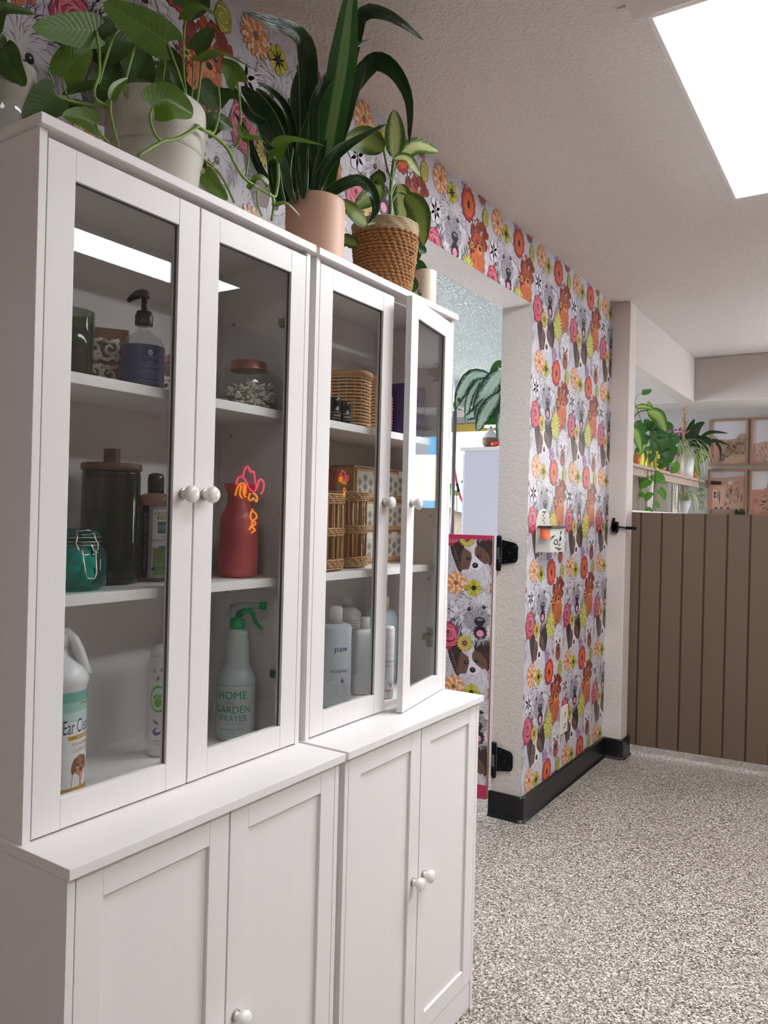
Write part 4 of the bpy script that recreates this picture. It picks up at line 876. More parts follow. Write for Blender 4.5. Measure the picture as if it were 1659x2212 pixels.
for i in range(9): P += grid_rect(-.02, .03, .205-.008*i, .2065-.008*i, (110, 112, 118), 2, 6)
wbottle('white bottle with lines of small print at the back', .055, 1.21, [(0, .001), (.038, .001), (.041, .005), (.041, .225), (.03, .238), (.014, .244)], P, cap=[(0, .244), (.015, .244), (.015, .27), (0, .272)], m=mat('warm_grey_plastic', (196, 190, 184), .4), R=.041, rz=-.75)
t = wbottle('plain white square bottle with a ribbed cap', .145, 1.175, [(0, .001), (.034, .001), (.036, .004), (.036, .178), (.032, .187), (.016, .19)], None, cap=[(0, .19), (.014, .19), (.014, .222), (.0125, .224), (0, .224)], sq=6, m=mat('soft_white_plastic', (214, 214, 216), .4))
t.rotation_euler.z = -.8
P = grid_rect(-.02, .03, .125, .1254, (90, 90, 94), 2, 5)+text_prims('BOTTLE', .0085, (50, 50, 54), .0, .105)+text_prims('WEIGHT 4 OZ', .006, (60, 60, 64), .0, .093)+text_prims('V', .022, (44, 44, 70), .002, .034)+text_prims('DIRECT', .010, (196, 46, 60), .002, .020)+text_prims('pet spray', .006, (60, 60, 64), .002, .013)+text_prims('10 x 2', .007, (196, 46, 60), .002, .004)
for i in range(6): P += grid_rect(-.018, .02, .178-.006*i, .1784-.006*i, (110, 110, 114), 2, 5)
wbottle('slim white bottle with red print standing in the door gap', .236, 1.162, [(0, .001), (.016, .001), (.0175, .004), (.0175, .2), (.015, .207), (0, .209)], P, R=.0175, rz=-.55)
P = []
for i in range(6): P += grid_rect(-.02, .03, .05+.009*i, .0507+.009*i, (140, 160, 170), 2, 5)
P += grid_rect(-.05, .05, .002, .014, (120, 180, 186), 2, 12)
wbottle('big pale blue jug bottle with a cream cap behind the door gap', .095, 1.335, [(0, .001), (.050, .001), (.054, .006), (.054, .205), (.046, .222), (.03, .23), (.022, .232)], P, cap=[(0, .232), (.026, .232), (.026, .266), (.024, .27), (0, .27)], capm=mat('cream_cap', (226, 214, 186), .5), m=mat('pale_blue_plastic', (192, 208, 218), .4), R=.054)
# ------------------------------------------------------------------ plants
def leafmat(name, base, mid=None, edge=None, mode='plain', rough=.38, under=None, nscale=9):
    if name in MATS: return MATS[name]
    m = bpy.data.materials.new(name); m.use_nodes = True; nt = m.node_tree; b = nt.nodes['Principled BSDF']; N = nt.nodes.new; Lk = nt.links.new
    uv = N('ShaderNodeUVMap'); uv.uv_map = 'UVMap'; sp = N('ShaderNodeSeparateXYZ'); Lk(uv.outputs[0], sp.inputs[0])
    def mth(op, a, c=None, d=None):
        q = N('ShaderNodeMath'); q.operation = op
        for i, v in enumerate((a, c, d)):
            if v is None: continue
            if isinstance(v, (int, float)): q.inputs[i].default_value = v
            else: Lk(v, q.inputs[i])
        return q.outputs[0]
    def mix(f, A, B):
        q = N('ShaderNodeMix'); q.data_type = 'RGBA'; Lk(f, q.inputs['Factor'])
        for k, v in (('A', A), ('B', B)):
            if isinstance(v, tuple): q.inputs[k].default_value = v
            else: Lk(v, q.inputs[k])
        return q.outputs['Result']
    B_ = lin(base)+(1,); s = mth('ABSOLUTE', mth('SUBTRACT', sp.outputs[0], .5))      # 0 midrib, .5 margin
    tc = N('ShaderNodeTexCoord'); ns = N('ShaderNodeTexNoise'); ns.inputs['Scale'].default_value = 26; ns.inputs['Detail'].default_value = 4; Lk(tc.outputs['Object'], ns.inputs[0])
    col = mix(ns.outputs[0], tuple(v*.72 for v in B_[:3])+(1,), tuple(min(1, v*1.3) for v in B_[:3])+(1,))
    v2 = N('ShaderNodeCombineXYZ'); Lk(mth('MULTIPLY', s, 5 if mode != 'cream' else 7), v2.inputs[0]); Lk(mth('ADD', mth('MULTIPLY', sp.outputs[1], nscale), mth('MULTIPLY', s, -nscale*1.2)), v2.inputs[1])
    n2 = N('ShaderNodeTexNoise'); n2.inputs['Scale'].default_value = 2.6; n2.inputs['Detail'].default_value = 5; Lk(v2.outputs[0], n2.inputs[0])
    if mode == 'streak':     # scattered yellow-green streaks
        r = N('ShaderNodeValToRGB'); r.color_ramp.elements[0].position = .62; r.color_ramp.elements[1].position = .72; Lk(n2.outputs[0], r.inputs[0]); col = mix(r.outputs[0], col, lin(mid)+(1,))
    if mode == 'cream':      # pale centre feathering to a green margin
        f = mth('ADD', mth('MULTIPLY', s, 2.3), mth('MULTIPLY', mth('SUBTRACT', n2.outputs[0], .5), 1.5)); r = N('ShaderNodeValToRGB'); r.color_ramp.elements[0].position = .42; r.color_ramp.elements[1].position = .78; Lk(f, r.inputs[0]); col = mix(r.outputs[0], lin(mid)+(1,), col)
    if mode == 'silver':
        f = mth('ADD', mth('MULTIPLY', s, 2.0), mth('MULTIPLY', mth('SUBTRACT', n2.outputs[0], .5), 1.7)); r = N('ShaderNodeValToRGB'); r.color_ramp.elements[0].position = .50; r.color_ramp.elements[1].position = .58; Lk(f, r.inputs[0]); col = mix(r.outputs[0], lin(mid)+(1,), col)
    if mode == 'margin':
        r = N('ShaderNodeValToRGB'); r.color_ramp.elements[0].position = .455; r.color_ramp.elements[1].position = .49; Lk(s, r.inputs[0]); col = mix(r.outputs[0], col, lin(edge)+(1,))
    if mode == 'stripe':
        r = N('ShaderNodeValToRGB'); r.color_ramp.elements[0].position = .14; r.color_ramp.elements[1].position = .2; Lk(s, r.inputs[0]); col = mix(r.outputs[0], lin(mid)+(1,), col)
    r = N('ShaderNodeValToRGB'); r.color_ramp.elements[0].position = .0; r.color_ramp.elements[1].position = .022; r.color_ramp.elements[0].color = (1, 1, 1, 1); r.color_ramp.elements[1].color = (0, 0, 0, 1); Lk(s, r.inputs[0])
    col = mix(mth('MULTIPLY', r.outputs[0], .45), col, tuple(min(1, v*2.2+.03) for v in B_[:3])+(1,))
    Lk(col, b.inputs['Base Color']); b.inputs['Roughness'].default_value = rough
    wv = N('ShaderNodeMath'); wv.operation = 'SINE'; Lk(mth('MULTIPLY', mth('ADD', sp.outputs[1], mth('MULTIPLY', s, -.5)), 75), wv.inputs[0])
    bp = N('ShaderNodeBump'); bp.inputs['Strength'].default_value = .06; bp.inputs['Distance'].default_value = .002; Lk(wv.outputs[0], bp.inputs['Height']); Lk(bp.outputs[0], b.inputs['Normal'])
    tl = N('ShaderNodeBsdfTranslucent'); Lk(col, tl.inputs[0]); mx = N('ShaderNodeMixShader'); mx.inputs[0].default_value = .22
    out = nt.nodes['Material Output']; Lk(b.outputs[0], mx.inputs[1]); Lk(tl.outputs[0], mx.inputs[2]); Lk(mx.outputs[0], out.inputs[0])
    MATS[name] = m; return m
def wprof(kind, t):
    if kind == 'heart': return (math.sin(PI*min(1, (t+.07)/1.07)**.72)**.66)*(1-.12*t) if t < 1 else 0
    if kind == 'oval': return math.sin(PI*t**.85)**.8
    if kind == 'strap': return min(1, (t*5+.28))*min(1, ((1-t)*2.2)**.7)
    if kind == 'lance': return math.sin(PI*min(1, t*.92+.06)**.7)**.9
    return 1
def blade(mb, spine, w, nrm, kind='oval', fold=.25, ns=4, lobe=.0, wave=0, curl=0):
    """a leaf blade along a 3-D spine; w half-width, nrm the way its face looks"""
    sp = [Vector(p) for p in spine]
    # resample (Catmull-Rom)
    K = 12 if kind != 'strap' else 18; P = []
    n = len(sp)-1
    for i in range(K+1):
        u = i/K*n; k = min(int(u), n-1); f = u-k; p0 = sp[max(0, k-1)]; p1 = sp[k]; p2 = sp[k+1]; p3 = sp[min(n, k+2)]
        P.append(.5*((2*p1)+(p2-p0)*f+(2*p0-5*p1+4*p2-p3)*f*f+(3*p1-p0-3*p2+p3)*f**3))
    L = sum((P[i+1]-P[i]).length for i in range(K)); vs = []; uv = []
    for i, p in enumerate(P):
        t = i/K; d = (P[min(K, i+1)]-P[max(0, i-1)]).normalized(); s = d.cross(nrm).normalized(); nn = s.cross(d).normalized(); ww = w*wprof(kind, t)
        for j in range(-ns, ns+1):
            q = j/ns; o = p + s*(ww*q) + nn*(fold*abs(q)*ww - curl*q*q*ww) - d*(lobe*L*abs(q)**1.6*(1-t)**2)
            if wave: o += nn*wave*math.sin(t*9+q*3)*abs(q)
            vs.append(o); uv.append((q*.5+.5, t))
    m = 2*ns+1; fs = [(i*m+j, i*m+j+1, (i+1)*m+j+1, (i+1)*m+j) for i in range(K) for j in range(m-1)]
    old = mb.smooth; mb.smooth = True; mb.add(vs, fs, uv=uv); mb.smooth = old
def wpx(px, P): return px*((Vector(P)-CAM).dot(_f))/FPX
def A3(q, x): return at(q[0], q[1], x=q[2] if len(q) > 2 else x)
def pixleaf(mb, pts, wp, x, kind, tilt=(0, 0, .3), fold=.2, lobe=0, arch=0, wave=0, curl=0):
    P = [A3(q, x) for q in pts]; mid = P[len(P)//2]; nr = ((CAM-mid).normalized()+Vector(tilt)).normalized()
    if len(P) == 2:
        a, b = P; P = [a, a.lerp(b, .35)+nr*arch, a.lerp(b, .7)+nr*arch, b]
    blade(mb, P, wpx(wp, mid)/2, nr, kind, fold, lobe=lobe, wave=wave, curl=curl)
def smooth_pts(P, k=5):
    out = []; n = len(P)-1
    for i in range(n):
        p0 = P[max(0, i-1)]; p1 = P[i]; p2 = P[i+1]; p3 = P[min(n, i+2)]
        for j in range(k): f = j/k; out.append(.5*((2*p1)+(p2-p0)*f+(2*p0-5*p1+4*p2-p3)*f*f+(3*p1-p0-3*p2+p3)*f**3))
    return out+[P[-1]]
def pixvine(mb, pts, r, x): mb.smooth = True; P = smooth_pts([A3(q, x) for q in pts]); mb.tube(P, r, 7)
soil = mat('potting_soil', (46, 34, 26), .95, bump=.6, bscale=60)
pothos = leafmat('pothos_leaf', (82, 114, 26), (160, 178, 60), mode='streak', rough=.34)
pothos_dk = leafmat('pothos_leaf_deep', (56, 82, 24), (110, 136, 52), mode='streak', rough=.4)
stemg = mat('green_stem', (124, 154, 66), .45, var=.2, vscale=25)
# white ribbed pot with a trailing pothos
def cyl_pot(parent, name, prof, m, n=72, ribs=0, depth=.0012, horizontal=False):
    b = MB(); b.smooth = True
    vs = []; fs = []
    for r, z in prof:
        for k in range(n):
            a = 2*PI*k/n; q = r+(depth*(1 if k % 2 else -1) if ribs else 0); vs.append((q*math.cos(a), q*math.sin(a), z))
    for i in range(len(prof)-1):
        for k in range(n): fs.append((i*n+k, i*n+(k+1) % n, (i+1)*n+(k+1) % n, (i+1)*n+k))
    fs.append(tuple(range(n))[::-1]); b.add(vs, fs); return b.build(name, m, parent)
p1 = thing('potted_pothos', 'trailing pothos in a cream white ribbed pot on the near glass cabinet', 'potted plant', (.128, .368, ZT+.0005))
potw = mat('matte_cream', (206, 202, 190), .6, bump=.06, bscale=200)
prof = [(.074, 0)]
prof += [(.078+.0004*math.sin(0)+.022*(i/34)**.8+(.0006 if i % 2 else -.0006), .004+i*.0036) for i in range(1, 30)]
b = MB(); b.smooth = True; b.lathe([(0, 0), (.072, 0)]+prof, 72); b.build('pot', potw, p1)
cyl_pot(p1, 'pot_rim', [(.0968, .108), (.0995, .118), (.101, .150), (.1015, .196), (.1005, .208), (.0965, .2135), (.0945, .2115), (.094, .190)], potw, 150, ribs=1, depth=.0010)
MB().lathe([(0, .188), (.093, .188), (.093, .19), (0, .193)], 40).build('soil', soil, p1)
f = MB(); fd = MB(); v = MB()
X = .17
for a_ in (([(208, 67), (150, 62), (68, 58)], 76, .16, (0, 0, -.2), .1), ([(135, 168), (165, 125), (199, 103)], 74, .1, (.1, -.1, -.3), .1), ([(361, 92), (300, 50), (222, 5)], 88, .2, (0, 0, -.3), .12),
           ([(330, 234, .26), (368, 222, .27), (418, 247, .27)], 82, .26, (0, 0, .3), .35), ([(513, 178), (500, 155), (477, 130)], 52, .2, (.2, 0, .2), .1), ([(208, 268, .2), (175, 255, .2), (134, 250, .2)], 52, .2, (0, 0, .3), .2)):
    pixleaf(f, a_[0], a_[1], a_[2], 'heart', a_[3], a_[4], lobe=.16)
pixleaf(f, [(400, 43), (430, 18), (476, 42)], 34, .2, 'heart', (0, -.4, .8), .3, lobe=.1); pixleaf(f, [(436, 131), (480, 118), (550, 152)], 32, .22, 'heart', (0, -.3, 1), .3, lobe=.1)
pixleaf(f, [(239, 217), (250, 190), (277, 169)], 24, .24, 'heart', (.6, 0, 0), .4); pixleaf(f, [(535, 301), (555, 300), (577, 312)], 22, .26, 'heart', (0, 0, .9), .3, lobe=.1); pixleaf(f, [(535, 301), (522, 285), (516, 268)], 24, .24, 'heart', (.3, 0, .2), .2)
pixleaf(f, [(598, 336), (620, 305), (703, 316)], 38, .25, 'heart', (0, -.2, .9), .35, lobe=.14); pixleaf(f, [(593, 446), (618, 440), (650, 469)], 13, .30, 'heart', (0, 0, .8), .3); pixleaf(f, [(580, 400), (560, 385), (543, 392)], 24, .24, 'heart', (0, 0, .7), .3)
pixleaf(f, [(535, 408), (545, 395), (552, 385)], 14, .24, 'heart', (0, 0, .2), .2); pixleaf(f, [(441, 374), (460, 400), (492, 432)], 42, .2, 'heart', (.2, 0, .2), .15, lobe=.12)
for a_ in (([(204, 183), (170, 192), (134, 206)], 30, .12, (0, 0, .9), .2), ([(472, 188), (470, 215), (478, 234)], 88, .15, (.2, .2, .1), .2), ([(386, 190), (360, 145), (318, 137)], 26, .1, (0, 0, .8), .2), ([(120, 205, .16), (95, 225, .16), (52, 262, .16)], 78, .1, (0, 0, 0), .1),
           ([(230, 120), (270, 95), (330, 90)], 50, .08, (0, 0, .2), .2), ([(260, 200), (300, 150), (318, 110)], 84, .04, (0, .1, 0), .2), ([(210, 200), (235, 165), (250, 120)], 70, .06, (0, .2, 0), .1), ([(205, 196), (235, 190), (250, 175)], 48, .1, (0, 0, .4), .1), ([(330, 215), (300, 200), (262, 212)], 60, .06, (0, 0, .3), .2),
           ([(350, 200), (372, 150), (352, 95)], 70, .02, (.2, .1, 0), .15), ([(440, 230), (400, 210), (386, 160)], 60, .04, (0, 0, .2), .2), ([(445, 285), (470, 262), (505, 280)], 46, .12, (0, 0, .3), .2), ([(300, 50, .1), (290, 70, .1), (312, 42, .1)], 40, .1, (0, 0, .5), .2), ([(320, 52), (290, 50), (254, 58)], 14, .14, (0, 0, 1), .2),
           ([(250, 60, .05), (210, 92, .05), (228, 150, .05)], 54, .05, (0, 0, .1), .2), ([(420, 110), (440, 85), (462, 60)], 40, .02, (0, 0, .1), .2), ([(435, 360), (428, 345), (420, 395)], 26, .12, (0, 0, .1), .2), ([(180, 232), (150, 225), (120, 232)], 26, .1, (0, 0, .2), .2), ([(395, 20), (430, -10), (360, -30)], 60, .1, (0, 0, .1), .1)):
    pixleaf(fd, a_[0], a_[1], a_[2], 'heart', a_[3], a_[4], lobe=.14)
for pts, r, x in (([(414, 262, .2), (430, 276), (460, 292), (491, 321), (507, 353), (528, 385), (557, 405), (589, 424), (597, 417), (601, 381), (599, 337)], .0036, .24), ([(491, 321), (504, 322), (513, 310), (519, 268), (518, 220), (513, 179)], .0026, .23), ([(436, 131), (430, 190), (424, 240), (434, 268)], .0026, .22),
                  ([(298, 336), (350, 306), (385, 298), (430, 272)], .0034, .275), ([(330, 234, .26), (324, 255, .275), (334, 288, .275), (352, 309, .275)], .0028, .275), ([(239, 217), (240, 250), (256, 316)], .0024, .25), ([(208, 268), (214, 286), (235, 308)], .0024, .21), ([(234, 228, .12), (208, 215), (204, 192), (214, 160), (214, 110), (208, 67)], .003, .16),
                  ([(213, 182), (230, 122), (250, 72), (282, 56), (320, 52)], .0028, .15), ([(300, 225, .12), (272, 205), (272, 170), (291, 100), (302, 50)], .003, .16), ([(415, 250, .14), (386, 160), (361, 92)], .003, .18), ([(408, 235, .14), (398, 170), (396, 100), (400, 43)], .0024, .18), ([(472, 188), (475, 230), (468, 270), (461, 287), (450, 281)], .0024, .22),
                  ([(62, 200), (100, 201), (160, 220), (238, 232, .1)], .0032, .12), ([(426, 334), (463, 362), (484, 391), (506, 438)], .0026, .2), ([(589, 425), (591, 446), (587, 476)], .003, .28), ([(535, 301), (537, 340), (530, 384)], .0022, .24), ([(555, 412), (557, 443), (566, 467)], .002, .27), ([(578, 400), (581, 412), (582, 422)], .002, .25),
                  ([(135, 168), (138, 190), (150, 212), (170, 222)], .0022, .12), ([(105, 150), (113, 175), (121, 196)], .0014, .13), ([(420, 375), (436, 371), (463, 362)], .002, .2), ([(357, 95), (356, 140), (352, 180), (360, 222, .12)], .0022, .12), ([(417, 130), (416, 180), (412, 240)], .0018, .14)):
    pixvine(v, pts, r, x)
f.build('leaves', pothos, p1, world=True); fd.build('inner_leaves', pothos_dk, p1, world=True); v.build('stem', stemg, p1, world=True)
# glass vase of cuttings at the left end
p0 = thing('glass_vase', 'frosted glass vase of pothos cuttings cut off by the left photo edge', 'vase', (.11, .052, ZT+.0005))
lath('vase', [(0, .002), (.043, .002), (.046, .008), (.047, .09), (.046, .13), (.046, .145)], glass('vase_glass', (.9, .93, .91), body=.5, bodycol=(206, 206, 198)), p0, cap=False)
f = MB(); v = MB()
pixleaf(f, [(4, 100), (20, 140), (56, 186)], 66, .16, 'heart', (.2, -.2, .1), .1, lobe=.12); pixleaf(f, [(-10, 60), (5, 20), (75, 30)], 34, .18, 'heart', (0, 0, .5), .3, lobe=.1); pixleaf(f, [(-20, 60), (-8, 85), (12, 78)], 44, .16, 'heart', (.2, 0, .1), .2, lobe=.1)
pixleaf(f, [(-30, 20), (-5, 5), (8, -20)], 40, .14, 'heart', (.2, 0, .1), .2, lobe=.1); pixleaf(f, [(-25, 150, .12), (-12, 150, .12), (14, 200, .12)], 40, .14, 'heart', (.2, 0, .1), .2)
for pts in ([(-12, 60), (10, 110), (16, 150), (10, 190), (8, 240, .11)], [(30, 225, .12), (18, 190), (5, 160), (0, 130)], [(-20, 40), (-5, 120), (5, 220, .11)], [(10, 165), (18, 150), (24, 128)]): pixvine(v, pts, .0032, .13)
f.build('leaves', pothos_dk, p0, world=True); v.build('stem', stemg, p0, world=True)
# strap-leaved plant in the peach pot
p2 = thing('potted_strap_plant', 'dark strap-leaved plant in a peach ribbed pot on the near glass cabinet', 'potted plant', (.172, .856, ZT+.0005))
peach = mat('peach_ceramic', (222, 178, 152), .5)
prof = [(.070, 0), (.073, .003)]+[(.0745+.002*(i/30)+(.0007 if i % 2 else -.0007), .005+i*.0054) for i in range(31)]+[(.0755, .174), (.073, .177), (.071, .174), (.0705, .16)]
cyl_pot(p2, 'pot', prof, peach, 96, ribs=1, depth=.0011)
MB().lathe([(0, .156), (.070, .156), (.070, .158), (0, .16)], 40).build('soil', soil, p2)
f = MB(); dk = leafmat('strap_leaf', (30, 58, 28), edge=(150, 160, 110), mode='margin', rough=.3); dk2 = leafmat('strap_leaf_tall', (44, 92, 36), (116, 150, 90), mode='stripe', rough=.32)
S = lambda pts, w_, x, t=(0, 0, .1), fo=.25, wv=.002: pixleaf(f, pts, w_, x, 'strap', t, fo, wave=wv)
S([(660, 440, .16), (668, 300, .16), (667, 181, .18), (657, 92, .2), (606, 54, .22), (526, 26, .22)], 44, .16); S([(916, 88, .34), (877, 56, .34), (830, 30, .32), (786, 30, .28), (766, 90, .22), (720, 300, .17), (690, 430, .16)][::-1], 30, .2)
S([(682, 430, .18), (678, 253, .2), (689, 203, .22), (718, 152, .24), (757, 106, .26), (798, 85, .28)], 22, .2); S([(690, 440, .16), (710, 325, .16), (748, 215, .16), (790, 140, .16)], 56, .16)
S([(700, 430, .12), (740, 230, .12), (792, 148, .14), (822, 134, .18), (859, 163, .22), (884, 222, .25), (884, 312, .27)], 38, .2); S([(668, 435, .19), (710, 354, .22), (757, 311, .25), (838, 265, .28)], 26, .2, (0, 0, .5))
S([(692, 435, .2), (732, 404, .24), (775, 392, .27), (803, 416, .29), (812, 452, .29), (796, 484, .29)], 30, .25, (0, 0, .6)); S([(606, 440, .14), (598, 325, .14), (560, 232, .12), (520, 186, .1)], 52, .12); S([(622, 435, .14), (609, 289, .13), (584, 228, .12), (552, 190, .12)], 34, .12)
S([(640, 430, .12), (638, 325, .1), (624, 246, .1), (591, 199, .1), (556, 177, .1)], 18, .1); S([(612, 440, .1), (573, 385, .08), (551, 343, .08), (533, 289, .08), (504, 238, .08)], 18, .08); S([(642, 430, .12), (645, 217, .1), (654, 140, .1)], 38, .1); S([(600, 430, .16), (590, 300, .12), (540, 250, .12), (500, 180, .1)], 26, .12)
S([(660, 430, .1), (690, 300, .08), (700, 200, .06)], 34, .1); S([(630, 430, .2), (610, 350, .22), (580, 320, .24), (565, 290, .24)], 20, .2); S([(655, 430, .2), (650, 350, .2), (655, 300, .2), (668, 240, .2)], 24, .2); S([(676, 430, .2), (690, 350, .2), (706, 300, .2)], 20, .2); S([(668, 436, .2), (676, 300, .08), (690, 180, .05)], 26, .1)
f.build('leaves', dk, p2, world=True)
f = MB(); pixleaf(f, [(692, 435, .16), (712, 300, .2), (738, 150, .27), (752, 40, .33), (764, -60, .39)], 62, .15, 'strap', (0, 0, .1), .18); f.build('tall_leaf', dk2, p2, world=True)
v = MB()
for a_, b_, c_ in (((630, 440), (618, 380), (608, 330)), ((645, 440), (640, 380), (648, 320)), ((660, 440), (664, 380), (664, 320)), ((675, 440), (682, 380), (690, 320)), ((615, 440), (606, 390), (600, 340)), ((686, 440), (700, 380), (712, 320)), ((652, 440), (654, 360), (640, 300)), ((638, 440), (626, 380), (632, 320))): pixvine(v, [a_, b_, c_], .0042, .175)
v.build('stem', mat('deep_stem', (62, 92, 40), .45), p2, world=True)
# dieffenbachia in a jute basket
p3 = thing('potted_dieffenbachia', 'cream-centred dieffenbachia in a jute basket on the far glass cabinet', 'potted plant', (.155, 1.215, ZT+.0005))
jute = mat('jute_brown', (164, 116, 72), .8, var=.3, vscale=80); jl = mat('jute_pale', (180, 158, 128), .8, var=.15, vscale=80)
b = MB(); b.smooth = True; n = 30
for k in range(20):
    z = .006+k*.0098; r = .072+.025*(z/.2)**.9
    b.tube([((r+.003*math.sin(i*PI/2+k*PI/2))*math.cos(2*PI*i/(n*4)), (r+.003*math.sin(i*PI/2+k*PI/2))*math.sin(2*PI*i/(n*4)), z+.0016*math.sin(i*PI/2)) for i in range(n*4)], .0052, 6, closed=True)
b.build('basket', jute, p3)
b = MB(); b.smooth = True
for k in range(6): b.tube([((.0975+.0015*math.sin(i*1.3+k))*math.cos(2*PI*i/60), (.0975+.0015*math.sin(i*1.3+k))*math.sin(2*PI*i/60), .196+k*.006) for i in range(60)], .0042, 6, closed=True)
b.build('basket_rim', jl, p3)
MB().lathe([(0, .004), (.07, .004), (.093, .215), (.09, .215), (.088, .2), (0, .2)], 40).build('liner', mat('liner_dark', (70, 52, 40), .8), p3)
MB().lathe([(0, .203), (.088, .203), (0, .208)], 30, cap=False).build('soil', soil, p3)
dm = leafmat('dieffenbachia_leaf', (62, 108, 30), (206, 214, 150), mode='cream', rough=.34, nscale=16); dmd = leafmat('dieffenbachia_deep', (66, 92, 30), (128, 146, 70), mode='cream', rough=.4, nscale=14)
f = MB(); D = lambda pts, w_, x, t=(0, 0, .2), fo=.15: pixleaf(f, pts, w_, x, 'oval', t, fo, wave=.001)
D([(851, 342, .2), (853, 290, .2), (851, 236, .18)], 44, .2, (0, 0, -.2)); D([(866, 342, .2), (900, 316, .22), (947, 327, .24)], 40, .2, (0, 0, .4)); D([(851, 344, .22), (880, 344, .24), (908, 382, .26)], 30, .2, (0, 0, .8)); D([(862, 396, .16), (870, 440, .16), (866, 492, .16)], 44, .2)
f.build('leaves', dm, p3, world=True); f = MB()
D([(829, 326, .16), (785, 300, .14), (734, 312, .12)], 58, .12, (0, 0, -.2)); D([(876, 420, .2), (906, 460, .24), (915, 532, .26)], 48, .2, (0, 0, .1)); D([(826, 401, .16), (800, 425, .16), (764, 450, .14)], 44, .2); D([(828, 400, .14), (815, 385, .12), (820, 440, .12)], 34, .1)
D([(792, 486, .22), (765, 460, .24), (738, 430, .24)], 34, .2); D([(775, 530, .12), (745, 520, .1), (715, 537, .1)], 30, .1)
f.build('lower_leaves', dmd, p3, world=True)
v = MB(); pixvine(v, [(841, 492, .155), (843, 440), (845, 398), (851, 345)], .0056, .18)
for pts in ([(848, 400), (836, 360), (829, 326, .16)], [(850, 380), (858, 355), (866, 342, .2)], [(844, 440), (860, 418), (877, 420, .2)], [(843, 430), (838, 410), (827, 401, .16)], [(842, 470), (815, 480), (792, 486, .22)], [(846, 420), (854, 400), (862, 396, .16)]): pixvine(v, pts, .003, .18)
v.build('stem', mat('pale_stem', (112, 138, 76), .5), p3, world=True)
# small trailing plant behind the basket
p4 = thing('potted_ivy', 'small dark-leaved trailing plant between the jute basket and the cream cylinder', 'potted plant', (.06, 1.36, ZT+.0005))
b = MB(); b.smooth = True; b.lathe([(0, 0), (.036, 0), (.04, .006), (.046, .085), (.048, .09), (.044, .09), (.043, .075), (0, .075)], 32); b.build('pot', mat('terracotta', (150, 100, 78), .7), p4)
f = MB(); pixleaf(f, [(890, 560, .1), (902, 536, .12), (921, 546, .14)], 34, .12, 'heart', (0, 0, .3), .2, lobe=.1); pixleaf(f, [(898, 572, .12), (908, 590, .14), (905, 612, .14)], 36, .12, 'heart', (0, 0, .2), .2, lobe=.12)
pixleaf(f, [(886, 605, .14), (893, 618, .16), (886, 634, .16)], 26, .12, 'heart', (0, 0, .2), .2, lobe=.1); pixleaf(f, [(905, 600, .14), (912, 620, .15), (904, 640, .16)], 24, .12, 'heart', (.2, 0, .2), .2, lobe=.1)
f.build('leaves', leafmat('ivy_leaf', (44, 84, 40), (120, 150, 90), mode='streak'), p4, world=True)
v = MB(); pixvine(v, [(875, 560, .06), (890, 558), (893, 580), (898, 600)], .002, .11); pixvine(v, [(890, 590), (888, 610), (892, 640)], .002, .13); v.build('stem', stemg, p4, world=True)
t = thing('cream_cylinder', 'plain cream ceramic cylinder vase at the far end of the cabinet tops', 'vase', (.155, 1.462, ZT+.0005))
cr = mat('cream_ceramic', (222, 208, 190), .45, var=.03, vscale=8)
b = MB(); b.smooth = True; b.lathe([(0, 0), (.024, 0), (.025, .012), (.0345, .02), (.0355, .026), (.0355, .158), (.0345, .162), (.031, .1635), (0, .1638)], 44); b.build('body', cr, t)
for z in (.05, .135):
    b = MB(); b.smooth = True; b.lathe([(.0055, 0), (.0055, .0008), (.0045, .0008), (.0045, 0)], 20, Matrix.Translation((.0352*math.cos(-1.3), .0352*math.sin(-1.3), z)) @ Matrix.Rotation(-1.3, 4, 'Z') @ Matrix.Rotation(PI/2, 4, 'Y'), cap=False); b.build('stamp_ring', mat('ring_line', (176, 160, 144), .6), t)
# ------------------------------------------------------------------ room beyond the opening
def proj(P):
    d = Vector(P)-CAM; z = d.dot(_f); return 829.5+FPX*d.dot(R2)/z, 1106-FPX*d.dot(U2)/z
lavw = mat('pale_lavender_board', (206, 208, 226), .5)
yc = 3.55; a = at(1003, 968, y=yc); xl = a.x; zt = at(1000, 967, y=yc).z
tall = thing('tall_cupboard', 'tall pale lavender cupboard seen beyond the opening above the papered gate', 'cupboard', (xl+.2, yc+.25, 0))
MB().box(xl, -.32, yc, yc+.5, 0, zt-.022).build('carcass', lavw, tall, world=True, bevel=.002)
MB().box(xl-.02, -.3, yc-.015, yc+.515, zt-.022, zt).build('top_board', mat('cupboard_top', (222, 226, 226), .4), tall, world=True, bevel=.002)
MB().box(xl-.018, xl, yc+.02, yc+.48, .1, zt-.04).build('door', lavw, tall, world=True, bevel=.002)
b = MB(); b.smooth = True; b.lathe([(0, .02), (.012, .018), (.012, .01), (.006, 0)], 16, Matrix.Translation((xl-.018, yc+.08, 1.0)) @ Matrix.Rotation(-PI/2, 4, 'Y')); b.build('knob', knobm, tall, world=True)
c = at(1060, 968, y=yc+.08); cx, cy = c.x, yc+.085
t = thing('round_vase', 'small brown woven-bottomed white vase in a clear box on the tall cupboard', 'vase', (cx-.005, cy, zt))
lath('vase', [(0, 0), (.03, 0), (.046, .02), (.052, .045), (.050, .062)], mat('rattan_brown', (146, 110, 78), .7, var=.2, vscale=90), t)
lath('glazed_neck', [(.0505, .062), (.044, .08), (.024, .1), (.018, .106), (.02, .118), (0, .118)], mat('white_glaze', (226, 228, 228), .2), t, cap=False)
t2 = thing('clear_box', 'clear acrylic box standing over the little round vase', 'box', (cx-.005, cy, zt))
b = MB(); w2 = .07; h2 = .135
